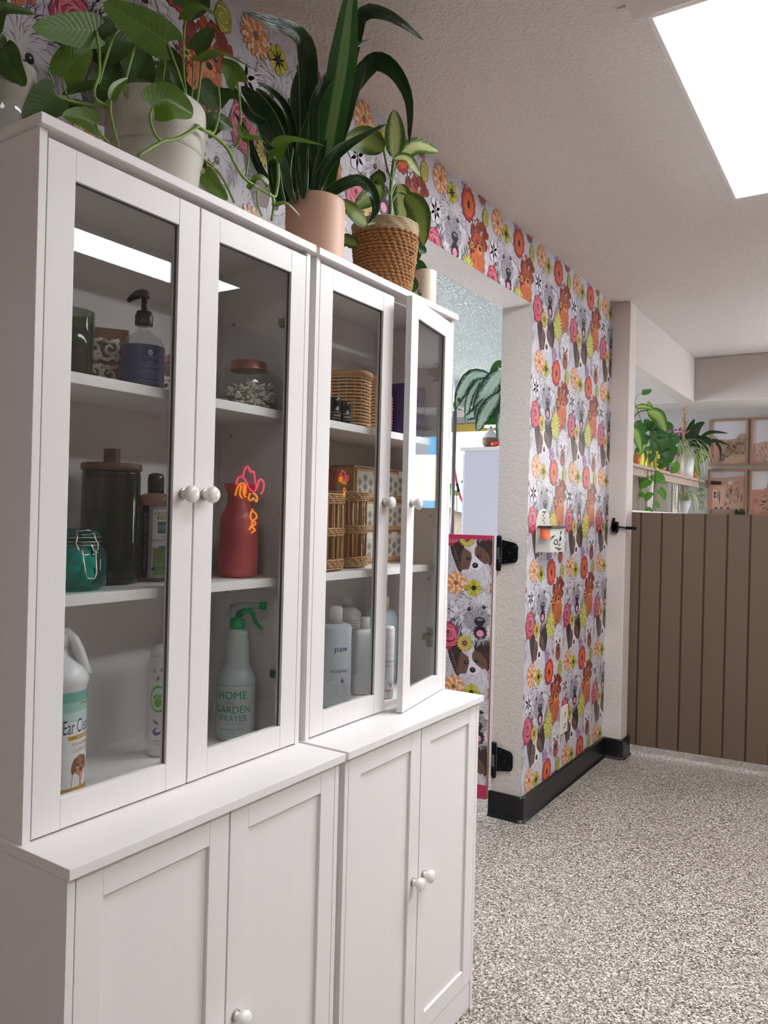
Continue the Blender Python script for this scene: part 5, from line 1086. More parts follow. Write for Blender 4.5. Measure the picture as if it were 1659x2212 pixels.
b.box(-w2, w2, -w2, w2, 0, h2); b.build('box', glass('acrylic', (.95, .97, .98)), t2)
t = thing('red_brush', 'red rounded brush handle lying on the tall cupboard', 'brush', (cx+.085, yc+.012, zt))
b = MB(); b.smooth = True; b.tube([(-.052, 0, .014), (-.045, 0, .017), (-.02, 0, .018), (.03, 0, .022), (.09, .01, .02)], [.004, .013, .016, .012, .009], 14); b.build('handle', mat('coral_red', (220, 70, 74), .35), t)
b = MB(); b.box(.09, .13, -.01, .03, .004, .03); b.build('head', mat('brush_head', (40, 40, 44), .6), t, bevel=.003)
# silvery-leaved plant on the cupboard, mostly behind the white post
t = thing('potted_aglaonema', 'big silver-leaved plant drooping beside the white post beyond the opening', 'potted plant', (-.37, yc+.3, zt))
b = MB(); b.smooth = True; b.lathe([(0, 0), (.07, 0), (.075, .01), (.09, .16), (.094, .17), (.086, .17), (.084, .15), (0, .15)], 36); b.build('pot', mat('pot_white', (220, 220, 220), .4), t)
sv = leafmat('silver_leaf', (36, 66, 44), (178, 204, 190), mode='silver', rough=.3, nscale=11); pl = leafmat('plain_green_leaf', (50, 96, 34), (80, 130, 50), mode='streak', rough=.35)
f = MB(); g = MB(); y_ = yc+.05
DY = 0
def yleaf(mb, pts, w_, tilt=(0, 0, .1), fo=.12, yy=y_, kind='oval', lobe=0):
    P = [at(q[0], q[1], y=(q[2] if len(q) > 2 else yy)+DY) for q in pts]; mid = P[len(P)//2]; nr = ((CAM-mid).normalized()+Vector(tilt)).normalized()
    blade(mb, P, wpx(w_, mid)/2, nr, kind, fo, wave=.001, lobe=lobe)
yleaf(f, [(1084, 800), (1058, 838), (1022, 892)], 46); yleaf(f, [(1062, 812), (1020, 812), (995, 850), (986, 880)], 30); yleaf(f, [(1040, 815), (1018, 850), (1010, 880), (1007, 917)], 17)
yleaf(f, [(1050, 860), (1030, 890), (1000, 905)], 24); yleaf(f, [(1078, 850), (1050, 890), (1030, 932)], 36); yleaf(f, [(1100, 870), (1085, 905), (1078, 960)], 28); yleaf(f, [(1036, 880), (1033, 895), (1028, 905)], 20); yleaf(f, [(1120, 790), (1110, 850), (1095, 900)], 40, yy=yc+.2)
f.build('silver_leaves', sv, t, world=True)
yleaf(g, [(1090, 790), (1075, 788), (1058, 808)], 18); yleaf(g, [(1086, 850), (1066, 890), (1060, 925)], 30, yy=yc+.12); yleaf(g, [(995, 860), (985, 872), (984, 890)], 12)
g.build('green_leaves', pl, t, world=True)
v = MB(); v.smooth = True
for q in ((1084, 800), (1062, 812), (1086, 850), (1100, 870), (1078, 850)):
    e = at(*q, y=y_); v.tube(smooth_pts([Vector((-.37, yc+.22, zt+.15)), Vector((-.37, yc+.16, zt+.28)), e]), .004, 6)
v.build('stem', stemg, t, world=True)
# grooming stand, leash, dog
gy = 4.7; gp_ = at(980, 1000, y=gy)
st = thing('grooming_table', 'grooming table with an upright chrome arm beyond the opening', 'table', (gp_.x, gy+.3, 0))
ch = mat('chrome', (190, 192, 198), .15, metal=1)
zt2 = at(980, 885, y=gy).z
b = MB(); b.smooth = True; b.tube([(gp_.x, gy, .78), (gp_.x, gy, zt2)], .016, 14); b.build('arm_post', mat('arm_mauve', (120, 108, 116), .3, metal=.6), st, world=True)
b = MB(); b.smooth = True; top = at(980, 860, y=gy); b.tube([(gp_.x, gy, zt2-.01), (gp_.x, gy, top.z+.14)], .020, 14); b.build('arm_sleeve', mat('arm_white', (206, 214, 220), .3), st, world=True)
b = MB(); b.smooth = True; e1 = at(1002, 882, y=gy+.1); b.tube([(gp_.x, gy, zt2+.03), e1, e1+Vector((.05, .05, .02))], .010, 8); b.build('arm_bracket', mat('arm_white', (206, 214, 220), .3), st, world=True)
b = MB(); b.box(gp_.x-.62, gp_.x+.42, gy-.02, gy+.65, .74, .78); b.build('table_top', mat('black_rubber', (40, 40, 42), .8), st, world=True, bevel=.005)
for dx, dy in ((-.55, .05), (.35, .05), (-.55, .58), (.35, .58)):
    b = MB(); b.smooth = True; b.tube([(gp_.x+dx, gy+dy, 0), (gp_.x+dx, gy+dy, .74)], .015, 10); b.build('leg', ch, st, world=True)
l = MB(); l.smooth = True; LP = smooth_pts([at(980, 990, y=gy+.04), at(983, 1020, y=gy+.08), at(988, 1050, y=gy+.1), at(996, 1078, y=gy+.12), at(1004, 1090, y=gy+.12)])
l.tube(LP, .010, 8); o = l.build('grooming_loop', mat('crimson_strap', (196, 40, 74), .5)); setp(o, 'crimson grooming strap hanging from the chrome arm', 'leash')
l = MB(); l.smooth = True; l.tube([LP[9], LP[12]], .0125, 8); k = l.build('slide_buckle', mat('black_plastic', (22, 22, 26), .35), o)
# curly beige dog standing on the table
fur = mat('curly_beige_fur', (190, 172, 150), .95, var=.25, vscale=40, bump=1.0, bscale=70)
dog = bpy.data.meshes.new('dog'); hx = at(984, 1085, y=gy+.14)
V = [(0, .42, .50), (0, .22, .50), (0, .06, .53), (0, -.03, .64), (0, -.07, .70), (0, -.16, .68),
     (.07, .05, .40), (.075, .04, .2), (.075, .03, .02), (-.07, .05, .40), (-.075, .04, .2), (-.075, .03, .02),
     (.07, .42, .38), (.08, .37, .26), (.08, .45, .16), (.08, .43, .02), (-.07, .42, .38), (-.08, .37, .26), (-.08, .45, .16), (-.08, .43, .02), (0, .5, .55), (0, .56, .64), (0, -.02, .75)]
Ed = [(0, 1), (1, 2), (2, 3), (3, 4), (4, 5), (2, 6), (6, 7), (7, 8), (2, 9), (9, 10), (10, 11), (0, 12), (12, 13), (13, 14), (14, 15), (0, 16), (16, 17), (17, 18), (18, 19), (0, 20), (20, 21), (4, 22)]
Rr = [.12, .13, .125, .09, .105, .062, .06, .035, .03, .06, .035, .03, .065, .045, .03, .03, .065, .045, .03, .03, .03, .045, .085]
dog.from_pydata([(x, y, z) for x, y, z in V], Ed, []); dob = bpy.data.objects.new('dog', dog); COL.objects.link(dob)
sk = dob.modifiers.new('skin', 'SKIN'); lay = dog.skin_vertices[0] if dog.skin_vertices else None
if lay is None:
    bm = __import__('bmesh').new(); bm.from_mesh(dog); bm.verts.layers.skin.verify(); bm.to_mesh(dog); bm.free(); lay = dog.skin_vertices[0]
for i, r_ in enumerate(Rr): lay.data[i].radius = (r_, r_)
lay.data[0].use_root = True
dob.modifiers.new('sub', 'SUBSURF').render_levels = 3
tx = bpy.data.textures.new('curl', 'CLOUDS'); tx.noise_scale = .03; dp = dob.modifiers.new('d', 'DISPLACE'); dp.texture = tx; dp.strength = .022
dog.materials.append(fur); sk.use_smooth_shade = True
dob.location = (hx.x-.27, gy+.30, .765); dob.rotation_euler = (0, 0, -PI/2); dob.scale = (1.2, 1.2, 1.2)
setp(dob, 'curly beige dog standing on the grooming table behind the chrome arm', 'dog')
for s in (-1, 1):
    b = MB(); b.smooth = True; b.lathe([(0, -.06), (.02, -.05), (.028, -.01), (.02, .03), (0, .045)], 12, Matrix.Translation((s*.088, -.03, .71)) @ Matrix.Rotation(s*.3, 4, 'Y'), sx=.6); b.build('ear', fur, dob, sub=1)
    b = MB(); b.smooth = True; b.lathe([(0, -.007), (.006, -.003), (.006, .003), (0, .007)], 8, Matrix.Translation((s*.048, -.114, .733))); b.build('eye', MATS['black_glossy'], dob)
b = MB(); b.smooth = True; b.lathe([(0, -.012), (.012, -.006), (.013, .004), (0, .012)], 10, Matrix.Translation((0, -.142, .685))); b.build('nose', MATS['black_glossy'], dob)
# leafy plant in front of the bright window
wy = 5.9; wc = at(996, 1060, y=wy)
t = thing('window_plant', 'bright green leafy plant standing before the bright window', 'potted plant', (wc.x, wy, 0))
b = MB(); b.smooth = True; b.lathe([(0, 0), (.12, 0), (.13, .02), (.16, .3), (.165, .32), (.15, .32), (.14, .3), (0, .3)], 32); b.build('pot', mat('terracotta', (150, 100, 78), .7), t)
f = MB(); v = MB(); v.smooth = True; r = random.Random(3)
for i in range(26):
    a = r.uniform(0, 2*PI); h = r.uniform(.9, 1.5); q = r.uniform(.03, .18); e = Vector((q*math.cos(a), q*math.sin(a), .3+h)); o_ = Vector((0, 0, .3)); v.tube(smooth_pts([o_, o_.lerp(e, .5)+Vector((0, 0, .05)), e]), .006, 5)
    d = Vector((math.cos(a), math.sin(a), r.uniform(-.4, .3)))*.16; blade(f, [e, e+d*.5+Vector((0, 0, .04)), e+d], .045, Vector((0, 0, 1)), 'oval', .2)
f.build('leaves', leafmat('bright_leaf', (90, 150, 50), rough=.4), t); v.build('stem', stemg, t)
# neon sign on the clay wall, mirrored in the glass doors
def neon(name, label, yc_, zc_, s):
    t = thing(name, label, 'neon sign', (3.19, yc_, zc_)); x = -.02
    def nt_(nm, pts, col, e=9, cl=False):
        P = [Vector((x, p[0]*s, p[1]*s)) for p in pts]; b = MB(); b.smooth = True; b.tube(smooth_pts(P) if not cl else P, .0088*s, 8, closed=cl); b.build(nm, mat('neon_%d_%d_%d' % col, col, .3, emit=e), t)
    pk, og = (255, 40, 90), (255, 150, 20)
    nt_('hat_brim', [(-.17, .02), (-.16, .07), (-.11, .10), (-.05, .07), (0, .0), (.06, -.03), (.11, .0), (.13, .06), (.17, .09), (.21, .05), (.2, -.02), (.17, -.05)], pk)
    nt_('hat_crown', [(-.09, .09), (-.06, .17), (-.02, .2), (.02, .15), (.06, .16), (.08, .10), (.1, .0)], pk)
    nt_('hair', [(-.18, -.08), (-.15, .0), (-.1, .04), (-.05, .02), (-.04, -.06)], og); nt_('hair', [(-.1, .02), (-.12, -.06), (-.09, -.1)], og); nt_('hair', [(-.06, .02), (-.07, -.05), (-.04, -.09)], og)
    nt_('face', [(.02, -.05), (.0, -.10), (.03, -.12), (.07, -.10), (.11, -.13), (.12, -.09), (.09, -.06), (.06, -.05)], og)
    nt_('braid', [(.05, -.22), (.1, -.24), (.12, -.28), (.08, -.31), (.11, -.34), (.06, -.37), (.1, -.4), (.05, -.43)], og); nt_('braid', [(.06, -.20), (.03, -.27), (.06, -.33), (.02, -.40)], og)
    b = MB(); b.box(.0, .006, -.24*s, .26*s, -.46*s, .24*s); b.build('backing', glass('sign_acrylic', (.9, .9, .9)), t)
neon('neon_sign', 'pink and orange neon figure in a wide hat mirrored in the near cabinet glass', 3.65, 1.67, .8)
neon('neon_sign', 'small neon figure with a hat mirrored in the left door of the far cabinet', 4.86, 1.80, .38)
# ------------------------------------------------------------------ far room: rail, posts, pots, framed prints
rail_m = mat('weathered_wood', (176, 156, 142), .7, var=.12, vscale=10, stretch=(1, .15, 1), bump=.2, bscale=50); rail_d = mat('weathered_wood_dark', (128, 116, 102), .75, var=.15, vscale=14, stretch=(1, 1, .1), bump=.2, bscale=50)
sh = thing('plant_rail', 'weathered wooden plant rail on short posts above the half wall', 'shelf', (0, 5.5, 1.55))
ZR = 1.868
MB().box(-.1, .055, 4.32, 6.69, ZR-.022, ZR).build('top_board', rail_m, sh, world=True, bevel=.003); MB().box(.0, .03, 4.32, 6.66, 1.795, ZR-.022).build('apron', rail_m, sh, world=True, bevel=.002)
for y0, y1 in ((4.72, 5.02), (5.28, 5.62), (5.86, 6.02), (6.2, 6.4)): MB().box(-.05, -.02, y0, y1, 1.551, ZR-.022).build('post', rail_d, sh, world=True, bevel=.002)
for y0 in (4.38, 5.05, 5.83): MB().box(-.03, .0, y0, y0+.035, 1.551, ZR-.022).build('slim_post', mat('post_cream', (222, 216, 206), .6), sh, world=True, bevel=.002)
MB().box(-.08, .06, 4.32, 6.69, 1.5505, 1.562).build('ledge', mat('ledge_white', (226, 222, 220), .5), sh, world=True)
def rib_pot(parent, r0, r1, h, m, ribs=0, sq=0):
    n = 72; b = MB(); b.smooth = not ribs; vs = []; pr = [(r0*.6, 0), (r0, 0), (r0+(r1-r0)*.5, h*.5), (r1, h), (r1*.92, h), (r1*.88, h*.85), (.001, h*.85)]
    vs = []; fs = []
    for i, (r, z) in enumerate(pr):
        for k in range(n):
            a = 2*PI*k/n; q = r*(1+(.035*math.cos(a*ribs) if ribs and i in (1, 2, 3) else 0)); c, d = math.cos(a), math.sin(a)
            if sq: e = (abs(c)**sq+abs(d)**sq)**(-1/sq); q *= e
            vs.append((q*c, q*d, z))
    for i in range(len(pr)-1):
        for k in range(n): fs.append((i*n+k, i*n+(k+1) % n, (i+1)*n+(k+1) % n, (i+1)*n+k))
    b.add(vs, fs); b.build('pot', m, parent); MB().lathe([(0, h*.86), (r1*.86, h*.86), (0, h*.88)], 24, cap=False).build('soil', soil, parent)
def fplant(name, label, px, y, r0, r1, h, m, ribs=0, sq=0, x=-.02, z=ZR):
    t = thing(name, label, 'potted plant', (x, y, z)); rib_pot(t, r0, r1, h, m, ribs, sq); return t
yel = mat('lemon_glaze', (206, 196, 52), .35); amb = mat('amber_glaze', (206, 160, 50), .35); mus = mat('mustard_glaze', (186, 130, 30), .4); pnk = mat('pink_cream_glaze', (206, 176, 168), .5, bump=.5, bscale=40); wht = mat('far_white_glaze', (220, 218, 220), .4); brn = mat('ochre_pot', (176, 104, 46), .5); mve = mat('mauve_pot', (110, 60, 84), .5)
vg = leafmat('variegated_leaf', (62, 104, 36), (150, 176, 84), mode='cream', nscale=18); hl = leafmat('hanging_leaf', (90, 150, 44), (160, 190, 80), mode='streak'); sl_ = leafmat('shelf_leaf', (58, 104, 42), (110, 150, 70), mode='streak'); dkl = leafmat('clivia_leaf', (34, 62, 34), mode='plain'); spd = leafmat('spider_leaf', (150, 170, 120), (214, 220, 190), mode='stripe')
YF = 4.7
# variegated plant in yellow ribbed pot
a = fplant('potted_variegated_vine', 'leafy trailing vine in a lemon yellow ribbed pot on the plant rail', 0, 5.0, .072, .078, .125, yel, ribs=18)
DY = .38
f = MB(); L = lambda mb, pts, w_, yy=4.62, kind='oval', t=(0, 0, .2), fo=.15, lb=0: yleaf(mb, pts, w_, t, fo, yy, kind, lb)
L(f, [(1400, 888), (1422, 900), (1438, 932)], 30, 4.5); L(f, [(1364, 925), (1375, 940), (1385, 975)], 24, 4.45)
L(f, [(1372, 880), (1390, 878), (1412, 884)], 12, 4.5); L(f, [(1395, 960), (1385, 972), (1379, 985)], 16, 4.5); L(f, [(1398, 893), (1405, 885), (1400, 866)], 14, 4.6)
f.build('variegated_leaves', vg, a, world=True)
f = MB(); r = random.Random(21)
for q in (((1388, 848), (1400, 846), (1407, 841), 9, 4.6), ((1388, 930), (1380, 918), (1385, 908), 20, 4.6), ((1440, 945), (1455, 950), (1464, 938), 26, 4.7), ((1425, 935), (1432, 955), (1428, 975), 24, 4.6), ((1412, 950), (1420, 970), (1412, 985), 20, 4.6), ((1435, 960), (1444, 985), (1440, 1005), 26, 4.65), ((1400, 965), (1405, 985), (1396, 1002), 22, 4.55), ((1425, 990), (1432, 1002), (1420, 1010), 18, 4.6), ((1390, 915), (1402, 920), (1412, 935), 20, 4.65), ((1408, 925), (1418, 915), (1428, 925), 18, 4.7), ((1430, 920), (1445, 922), (1452, 930), 18, 4.7), ((1382, 940), (1392, 950), (1388, 965), 18, 4.65), ((1450, 965), (1456, 975), (1450, 985), 14, 4.8), ((1445, 935), (1440, 960), (1432, 985), 20, 4.7)):
    L(f, [q[0], q[1], q[2]], q[3]+4, q[4], 'heart', lb=.1)
for i in range(34):
    px, py = r.uniform(1378, 1438), r.uniform(915, 985); dx, dy = r.uniform(-14, 14), r.uniform(2, 20); L(f, [(px, py), (px+dx*.5, py+dy*.4), (px+dx, py+dy)], r.uniform(12, 20), r.uniform(4.55, 4.85), 'heart', lb=.1)
f.build('leaves', sl_, a, world=True)
f = MB()
for q in (((1402, 1036), (1388, 1045), (1370, 1058), 22, 4.42), ((1412, 1025), (1425, 1035), (1436, 1045), 24, 4.45), ((1455, 1000), (1458, 1012), (1448, 1022), 20, 4.6), ((1386, 1062), (1380, 1070), (1378, 1080), 13, 4.42), ((1392, 1077), (1402, 1070), (1411, 1066), 15, 4.42), ((1424, 1057), (1432, 1066), (1436, 1080), 15, 4.45), ((1414, 1084), (1420, 1090), (1424, 1098), 10, 4.42), ((1396, 1104), (1402, 1100), (1410, 1106), 9, 4.42)):
    L(f, [q[0], q[1], q[2]], q[3]+2, q[4], 'heart', lb=.12)
f.build('hanging_leaves', hl, a, world=True)
v = MB(); v.smooth = True
def yv(mb, pts, yy, r_): mb.smooth = True; mb.tube(smooth_pts([at(p[0], p[1], y=(p[2] if len(p) > 2 else yy)+DY) for p in pts]), r_, 6)
yv(v, [(1404, 985), (1405, 1005), (1408, 1030), (1404, 1050), (1395, 1080), (1396, 1104)], 4.42, .0028); yv(v, [(1406, 985), (1412, 1000), (1416, 1030), (1412, 1070), (1409, 1104)], 4.43, .0026); yv(v, [(1371, 868), (1378, 890), (1388, 915)], 4.5, .0026); yv(v, [(1362, 912, 4.45), (1380, 890, 4.45), (1400, 886, 4.5)], 4.5, .004); yv(v, [(1373, 866), (1376, 856), (1388, 848)], 4.55, .002)
v.build('stem', mat('dark_vine', (74, 84, 50), .6), a, world=True)
DY = 0
fplant('ochre_pot_plant', 'small ochre pot at the left end of the plant rail', 0, 4.64, .035, .042, .075, brn)
fplant('amber_bowl_plant', 'amber glazed bowl pot right of the lemon yellow pot', 0, 5.28, .055, .068, .085, amb)
fplant('mauve_pot_plant', 'low mauve pot between the amber bowl and the pink textured pot', 0, 5.50, .05, .055, .06, mve)
a = fplant('potted_spider_plant', 'arching spider plant in a pink diamond-textured pot', 0, 5.88, .055, .062, .16, pnk)
f = MB(); r = random.Random(8); c = Vector((-.02, 5.88, ZR+.15))
for i in range(70):
    a0 = r.uniform(0, 2*PI); l_ = r.uniform(.16, .36); u_ = Vector((math.cos(a0), math.sin(a0), 0)); up = r.uniform(.05, .14)
    blade(f, [c+u_*.02, c+u_*l_*.4+Vector((0, 0, up)), c+u_*l_*.8+Vector((0, 0, up*.6)), c+u_*l_-Vector((0, 0, r.uniform(.02, .16)))], .0055, Vector((0, 0, 1)), 'strap', .3, ns=1)
f.build('leaves', spd, a, world=True)
a = fplant('potted_bromeliad', 'dark strap-leaved bromeliad with a dried tan flower in a white pot', 0, 6.2, .068, .075, .165, wht)
f = MB(); c = Vector((-.02, 5.62, ZR+.15))
for q in (((1487, 965), (1490, 930), (1500, 905), 15), ((1492, 965), (1505, 925), (1522, 912), 17), ((1497, 965), (1530, 935), (1573, 936), 8), ((1500, 970), (1540, 952), (1577, 962), 8), ((1500, 975), (1525, 950), (1535, 965), 14), ((1495, 965), (1515, 945), (1535, 948), 7), ((1546, 955), (1556, 970), (1556, 994), 6), ((1490, 972), (1475, 950), (1470, 935), 12), ((1500, 980), (1515, 965), (1530, 975), 12), ((1493, 970), (1505, 950), (1512, 940), 13)):
    P = [at(p[0], p[1], y=6.2) for p in q[:3]]; blade(f, P, wpx(q[3], P[1])/2, (CAM-P[1]).normalized(), 'strap', .25, ns=2)
f.build('leaves', dkl, a, world=True)
f = MB(); c = at(1478, 925, y=6.2)
for i in range(26):
    a0 = i*2.4; h = .012*i-.12; l_ = .075*(1-i/34); u_ = Vector((math.cos(a0), math.sin(a0), .5)); blade(f, [c+Vector((0, 0, h)), c+Vector((0, 0, h))+u_*l_*.5, c+Vector((0, 0, h+.01))+u_*l_], .010, Vector((0, 0, 1)), 'oval', .3, ns=1)
b = MB(); b.smooth = True; f.build('dried_flower', mat('dried_bract', (190, 140, 104), .7, var=.2, vscale=30), a, world=True); b.tube([(-.02, 6.2, ZR+.14), (c.x, c.y, c.z+.1)], .008, 6); b.build('flower_stalk', mat('dried_bract', (0, 0, 0)), a, world=True)
a = fplant('violet_plant', 'small plant with purple flowers behind the spider plant', 0, 5.62, .04, .045, .07, wht, x=-.09)
a.location = (-.055, 5.67, ZR); f = MB(); r = random.Random(5); c = at(1455, 934, y=5.67)
for i in range(16):
    e = c+Vector((r.uniform(-.05, .05), r.uniform(-.03, .03), r.uniform(-.02, .03))); f.smooth = True; f.lathe([(0, -.008), (.012, -.002), (.014, .003), (0, .008)], 8, Matrix.Translation(e))
f.build('flower', mat('purple_petal', (150, 50, 120), .6), a, world=True); b = MB(); b.smooth = True; b.tube([(-.055, 5.67, ZR+.06), c], .005, 6); b.build('flower_stalk', stemg, a, world=True)
a = fplant('potted_mustard_square', 'spotted leaf plant in a square mustard yellow pot at the far end of the rail', 0, 6.5, .040, .044, .105, mus, sq=6)
DY = .25
f = MB(); L(f, [(1500, 975), (1515, 968), (1527, 985)], 26, 6.2); L(f, [(1502, 975), (1505, 1010), (1512, 1030)], 10, 6.15); L(f, [(1505, 990), (1512, 975), (1518, 990)], 22, 6.25); L(f, [(1500, 1000), (1494, 1012), (1500, 1030)], 8, 6.15); L(f, [(1510, 1000), (1520, 980), (1512, 965)], 20, 6.28)
f.build('leaves', vg, a, world=True)
r = random.Random(11); v = MB(); f = MB(); f.smooth = True
for x0 in (1510, 1514, 1518):
    pts = [(x0, 1030)]+[(x0+r.uniform(-3, 3)+j*.6, 1030+j*13) for j in range(1, 6)]; yv(v, pts, 6.1, .002)
    for j in range(1, 6):
        c = at(pts[j][0], pts[j][1], y=6.1+DY)
        for k in range(3): d = Vector((r.uniform(-1, 1), r.uniform(-.3, .3), r.uniform(-1, .4)))*.035; blade(f, [c, c+d*.5, c+d], .005, Vector((0, -1, .2)), 'oval', .2, ns=1)
v.build('trailing_stem', mat('trail_stem', (130, 140, 100), .6), a, world=True); f.build('trailing_leaves', mat('trail_leaf', (150, 170, 130), .6), a, world=True)
DY = 0
a = fplant('small_spider_plant', 'small spider plant in a tapered white pot on the half wall', 0, 6.1, .03, .062, .105, wht, z=1.5625, x=.0)
f = MB(); c = Vector((.0, 6.1, 1.66)); r = random.Random(2)
for i in range(40):
    a0 = r.uniform(0, 2*PI); l_ = r.uniform(.1, .2); u_ = Vector((math.cos(a0), math.sin(a0), 0)); up = r.uniform(.04, .1)
    blade(f, [c+u_*.02, c+u_*l_*.4+Vector((0, 0, up)), c+u_*l_*.8+Vector((0, 0, up*.4)), c+u_*l_-Vector((0, 0, r.uniform(.02, .12)))], .0045, Vector((0, 0, 1)), 'strap', .3, ns=1)
f.build('leaves', spd, a, world=True)
a = thing('string_of_pearls', 'thin dangling strands hanging from the rail below the pink pot', 'hanging plant', (.04, 5.8, 1.8)); v = MB(); f = MB(); f.smooth = True; r = random.Random(9)
for x0 in (1452, 1457, 1461):
    pts = [(x0, 1018), (x0+1, 1045), (x0-1+r.uniform(-2, 2), 1070), (x0+r.uniform(-3, 3), 1098)]; yv(v, pts, 5.8, .0018)
    for j in range(9): q = j/8*3; k = min(2, int(q)); u_ = q-k; c = at(pts[k][0]+(pts[k+1][0]-pts[k][0])*u_, pts[k][1]+(pts[k+1][1]-pts[k][1])*u_, y=5.8); f.lathe([(0, -.005), (.005, 0), (0, .005)], 6, Matrix.Translation(c+Vector((r.uniform(-.006, .006), 0, 0))))
v.build('strand', mat('strand_brown', (110, 98, 80), .7), a, world=True); f.build('beads', mat('bead_grey', (140, 146, 120), .6), a, world=True)
a = thing('potted_sprig', 'little dark green plant tip showing above the gate before the prints', 'potted plant', (.26, 5.9, 0))
c = at(1598, 1106, y=5.9); a.location = (c.x, 5.9, 0)
b = MB(); b.smooth = True; b.lathe([(0, 0), (.12, 0), (.12, .03), (.02, .05), (.02, c.z-.16), (.07, c.z-.15), (.075, c.z-.06), (.06, c.z-.06), (0, c.z-.07)], 24); b.build('stand_pot', wht, a)
f = MB(); r = random.Random(1)
for i in range(18):
    a0 = r.uniform(0, 2*PI); u_ = Vector((math.cos(a0)*.5, math.sin(a0)*.5, r.uniform(.4, 1.2)))*.08; e = Vector((c.x, 5.9, c.z-.06)); blade(f, [e, e+u_*.5, e+u_], .016, Vector((0, -1, .3)), 'oval', .2, ns=1)
f.build('leaves', dkl, a, world=True)
# framed desert prints
def framed(label, x0, x1, z0, z1, art):
    t = thing('framed_print', label, 'picture', ((x0+x1)/2, 6.695, z0), group='framed desert prints on the far wall')
    fr_ = mat('frame_wood', (150, 112, 88), .5, var=.1, vscale=30); w_ = .018
    for q in ((x0, x1, z0, z0+w_), (x0, x1, z1-w_, z1), (x0, x0+w_, z0+w_, z1-w_), (x1-w_, x1, z0+w_, z1-w_)): MB().box(q[0], q[1], 6.668, 6.697, q[2], q[3]).build('frame_rail', fr_, t, world=True, bevel=.002)
    W2, H2 = x1-x0-2*w_, z1-z0-2*w_; C = Canvas(7); C.L = 1; art(C)
    P = rect(0, 1, 0, 1, (196, 192, 196), 0)
    for pts, c, L_ in C.p:
        q = pts
        for ax, lm_, g_ in ((0, 0, True), (0, 1, False), (1, 0, True), (1, 1, False)):
            if q: q = clip(q, ax, lm_, g_)
        if len(q) > 2: P.append((q, c, L_))
    b = MB(); b.polys(P, lambda u, v_, h: (x0+w_+u*W2, 6.690-h, z0+w_+v_*H2), 2e-5); b.build('print', printmat('print_paper', .12), t, world=True)
def rocks(C):
    C.poly([(0, .5), (.25, .58), (.5, .56), (.7, .58), (.8, .68), (.95, .7), (1, .66), (1, 0), (.5, -.05), (0, 0)], (168, 140, 122)); C.up()
    for i in range(90): x = C.r.random(); y = C.r.random()*.56; C.ell(x, y, .05*C.r.uniform(.4, 1.3), .022*C.r.uniform(.5, 1.4), C.r.choice([(196, 168, 146), (150, 120, 104), (176, 148, 128), (128, 100, 88), (110, 86, 72)]), C.r.uniform(-.4, .2), 9, out=(96, 74, 64), ow=.004)
    C.up(); C.poly([(.3, 0), (.45, .14), (.7, .22), (1, .2), (1, 0)], (192, 166, 144)); C.poly([(0, .5), (.1, .66), (.18, .6), (.3, .2), (.1, .0), (0, 0)], (180, 136, 120)); C.up(); C.hair(.5, .15, .45, .12, lambda x, y: PI/2, 90, .05, .012, [(116, 100, 74), (140, 120, 90)])
def joshua(C):
    C.poly([(0, .45), (.3, .5), (.6, .48), (1, .5), (1, 0), (0, 0)], (178, 146, 136)); C.up(); C.hair(.5, .22, .5, .25, lambda x, y: PI/2, 200, .07, .02, [(150, 130, 110), (196, 162, 146), (130, 112, 94)])
    C.stroke(.75, .3, .8, .75, .05, (70, 64, 56)); C.stroke(.8, .6, .6, .8, .035, (70, 64, 56)); C.up()
    for x, y in ((.58, .8), (.72, .86), (.85, .82), (.95, .75), (.66, .74)): C.ell(x, y, .07, .05, (92, 92, 74), 0, 14, .3)
    C.up()
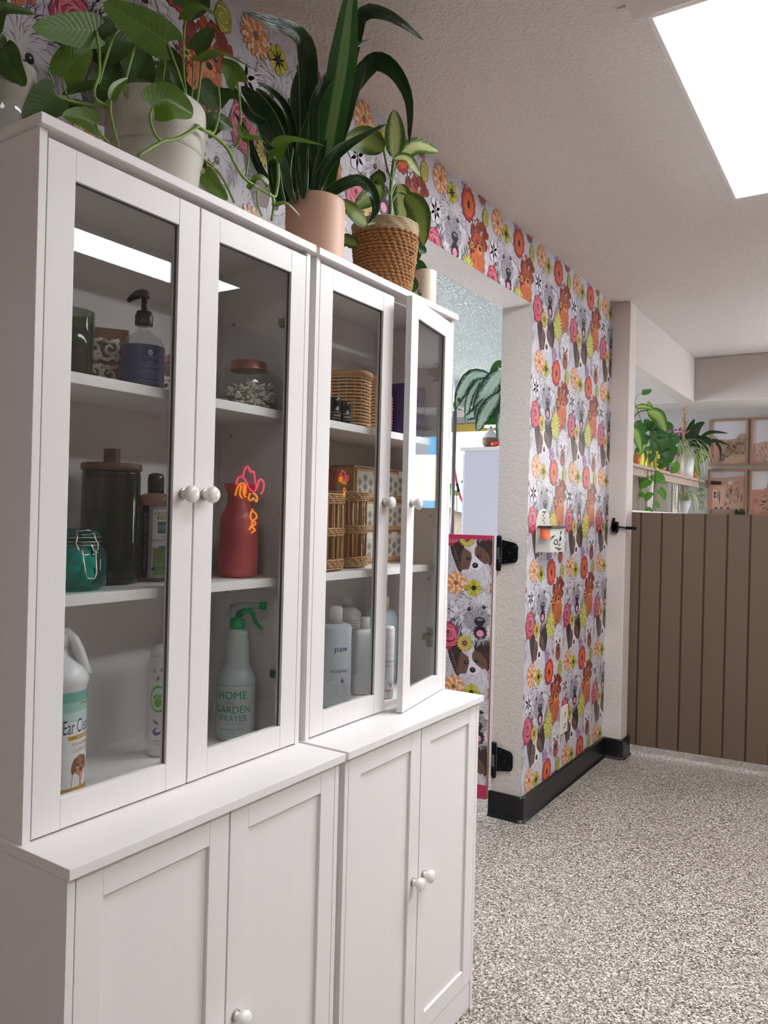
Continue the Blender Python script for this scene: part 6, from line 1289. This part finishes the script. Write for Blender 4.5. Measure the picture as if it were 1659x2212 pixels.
def adobe(C):
    C.poly([(0, .86), (.3, .84), (.9, .9), (1, .86), (1, .0), (0, 0)], (188, 150, 138)); C.up(); C.poly([(0, .66), (.8, .68), (1, .6), (1, .1), (0, .1)], (196, 156, 140)); C.poly([(.0, .78), (.32, .76), (.32, .68), (0, .68)], (56, 48, 50)); C.up()
    C.poly([(.08, .54), (.2, .54), (.2, .34), (.08, .34)], (218, 206, 200)); C.poly([(.52, .76), (.63, .76), (.63, .69), (.52, .69)], (218, 206, 200)); C.up(); C.poly([(.1, .52), (.18, .52), (.18, .36), (.1, .36)], (70, 62, 64)); C.up(); C.stroke(.14, .34, .14, .54, .01, (218, 206, 200)); C.stroke(.09, .44, .2, .44, .01, (218, 206, 200))
    for x, a_, b_ in ((.22, .3, .6), (.27, .15, .6), (.42, .1, .34), (.47, .15, .3), (.6, .4, .72), (.8, .3, .58), (.9, .25, .5)): C.stroke(x, a_, x+.01, b_, .035, (88, 78, 66))
    C.hair(.66, .45, .14, .16, lambda x, y: math.atan2(y-.35, x-.66), 50, .13, .014, [(96, 82, 74), (150, 128, 116)]); C.hair(.6, .2, .2, .14, lambda x, y: PI/2+.3, 40, .14, .012, [(196, 176, 172), (150, 130, 130)])
    C.poly([(0, .1), (.2, .13), (.4, .1), (.6, .12), (1, .1), (1, 0), (0, 0)], (150, 122, 112)); C.up()
    for x in (.18, .34, .52): C.ell(x, .13, .05, .025, (88, 78, 84))
def mesa(C):
    C.poly([(0, .56), (.3, .58), (.45, .64), (1, .68), (1, 0), (0, 0)], (172, 128, 110)); C.poly([(.42, .62), (.44, .8), (.5, .84), (.62, .83), (.66, .64)], (158, 112, 94)); C.up(); C.hair(.5, .3, .5, .28, lambda x, y: .1, 160, .16, .016, [(148, 106, 88), (190, 146, 124), (128, 94, 78), (112, 98, 76)])
def fx(px, py): q = at(px, py, y=6.69); return q
a0, a1 = fx(1531, 1006), fx(1618, 905); gx = (fx(1623, 905).x-fx(1618, 905).x); Wf = a1.x-a0.x; zt_ = fx(1532, 907).z; zb_ = fx(1530, 1006).z; zt2_ = fx(1530, 1014).z; Hf = zt_-zb_
framed('framed print of piled desert boulders, upper left of the four', a0.x, a1.x, zb_, zt_, rocks); framed('framed print of a desert tree over brush, upper right of the four', a1.x+gx, a1.x+gx+Wf, zb_, zt_, joshua)
framed('framed print of a pink adobe wall with cacti, lower left of the four', a0.x, a1.x, zt2_-Hf, zt2_, adobe); framed('framed print of a red desert butte, lower right of the four', a1.x+gx, a1.x+gx+Wf, zt2_-Hf, zt2_, mesa)
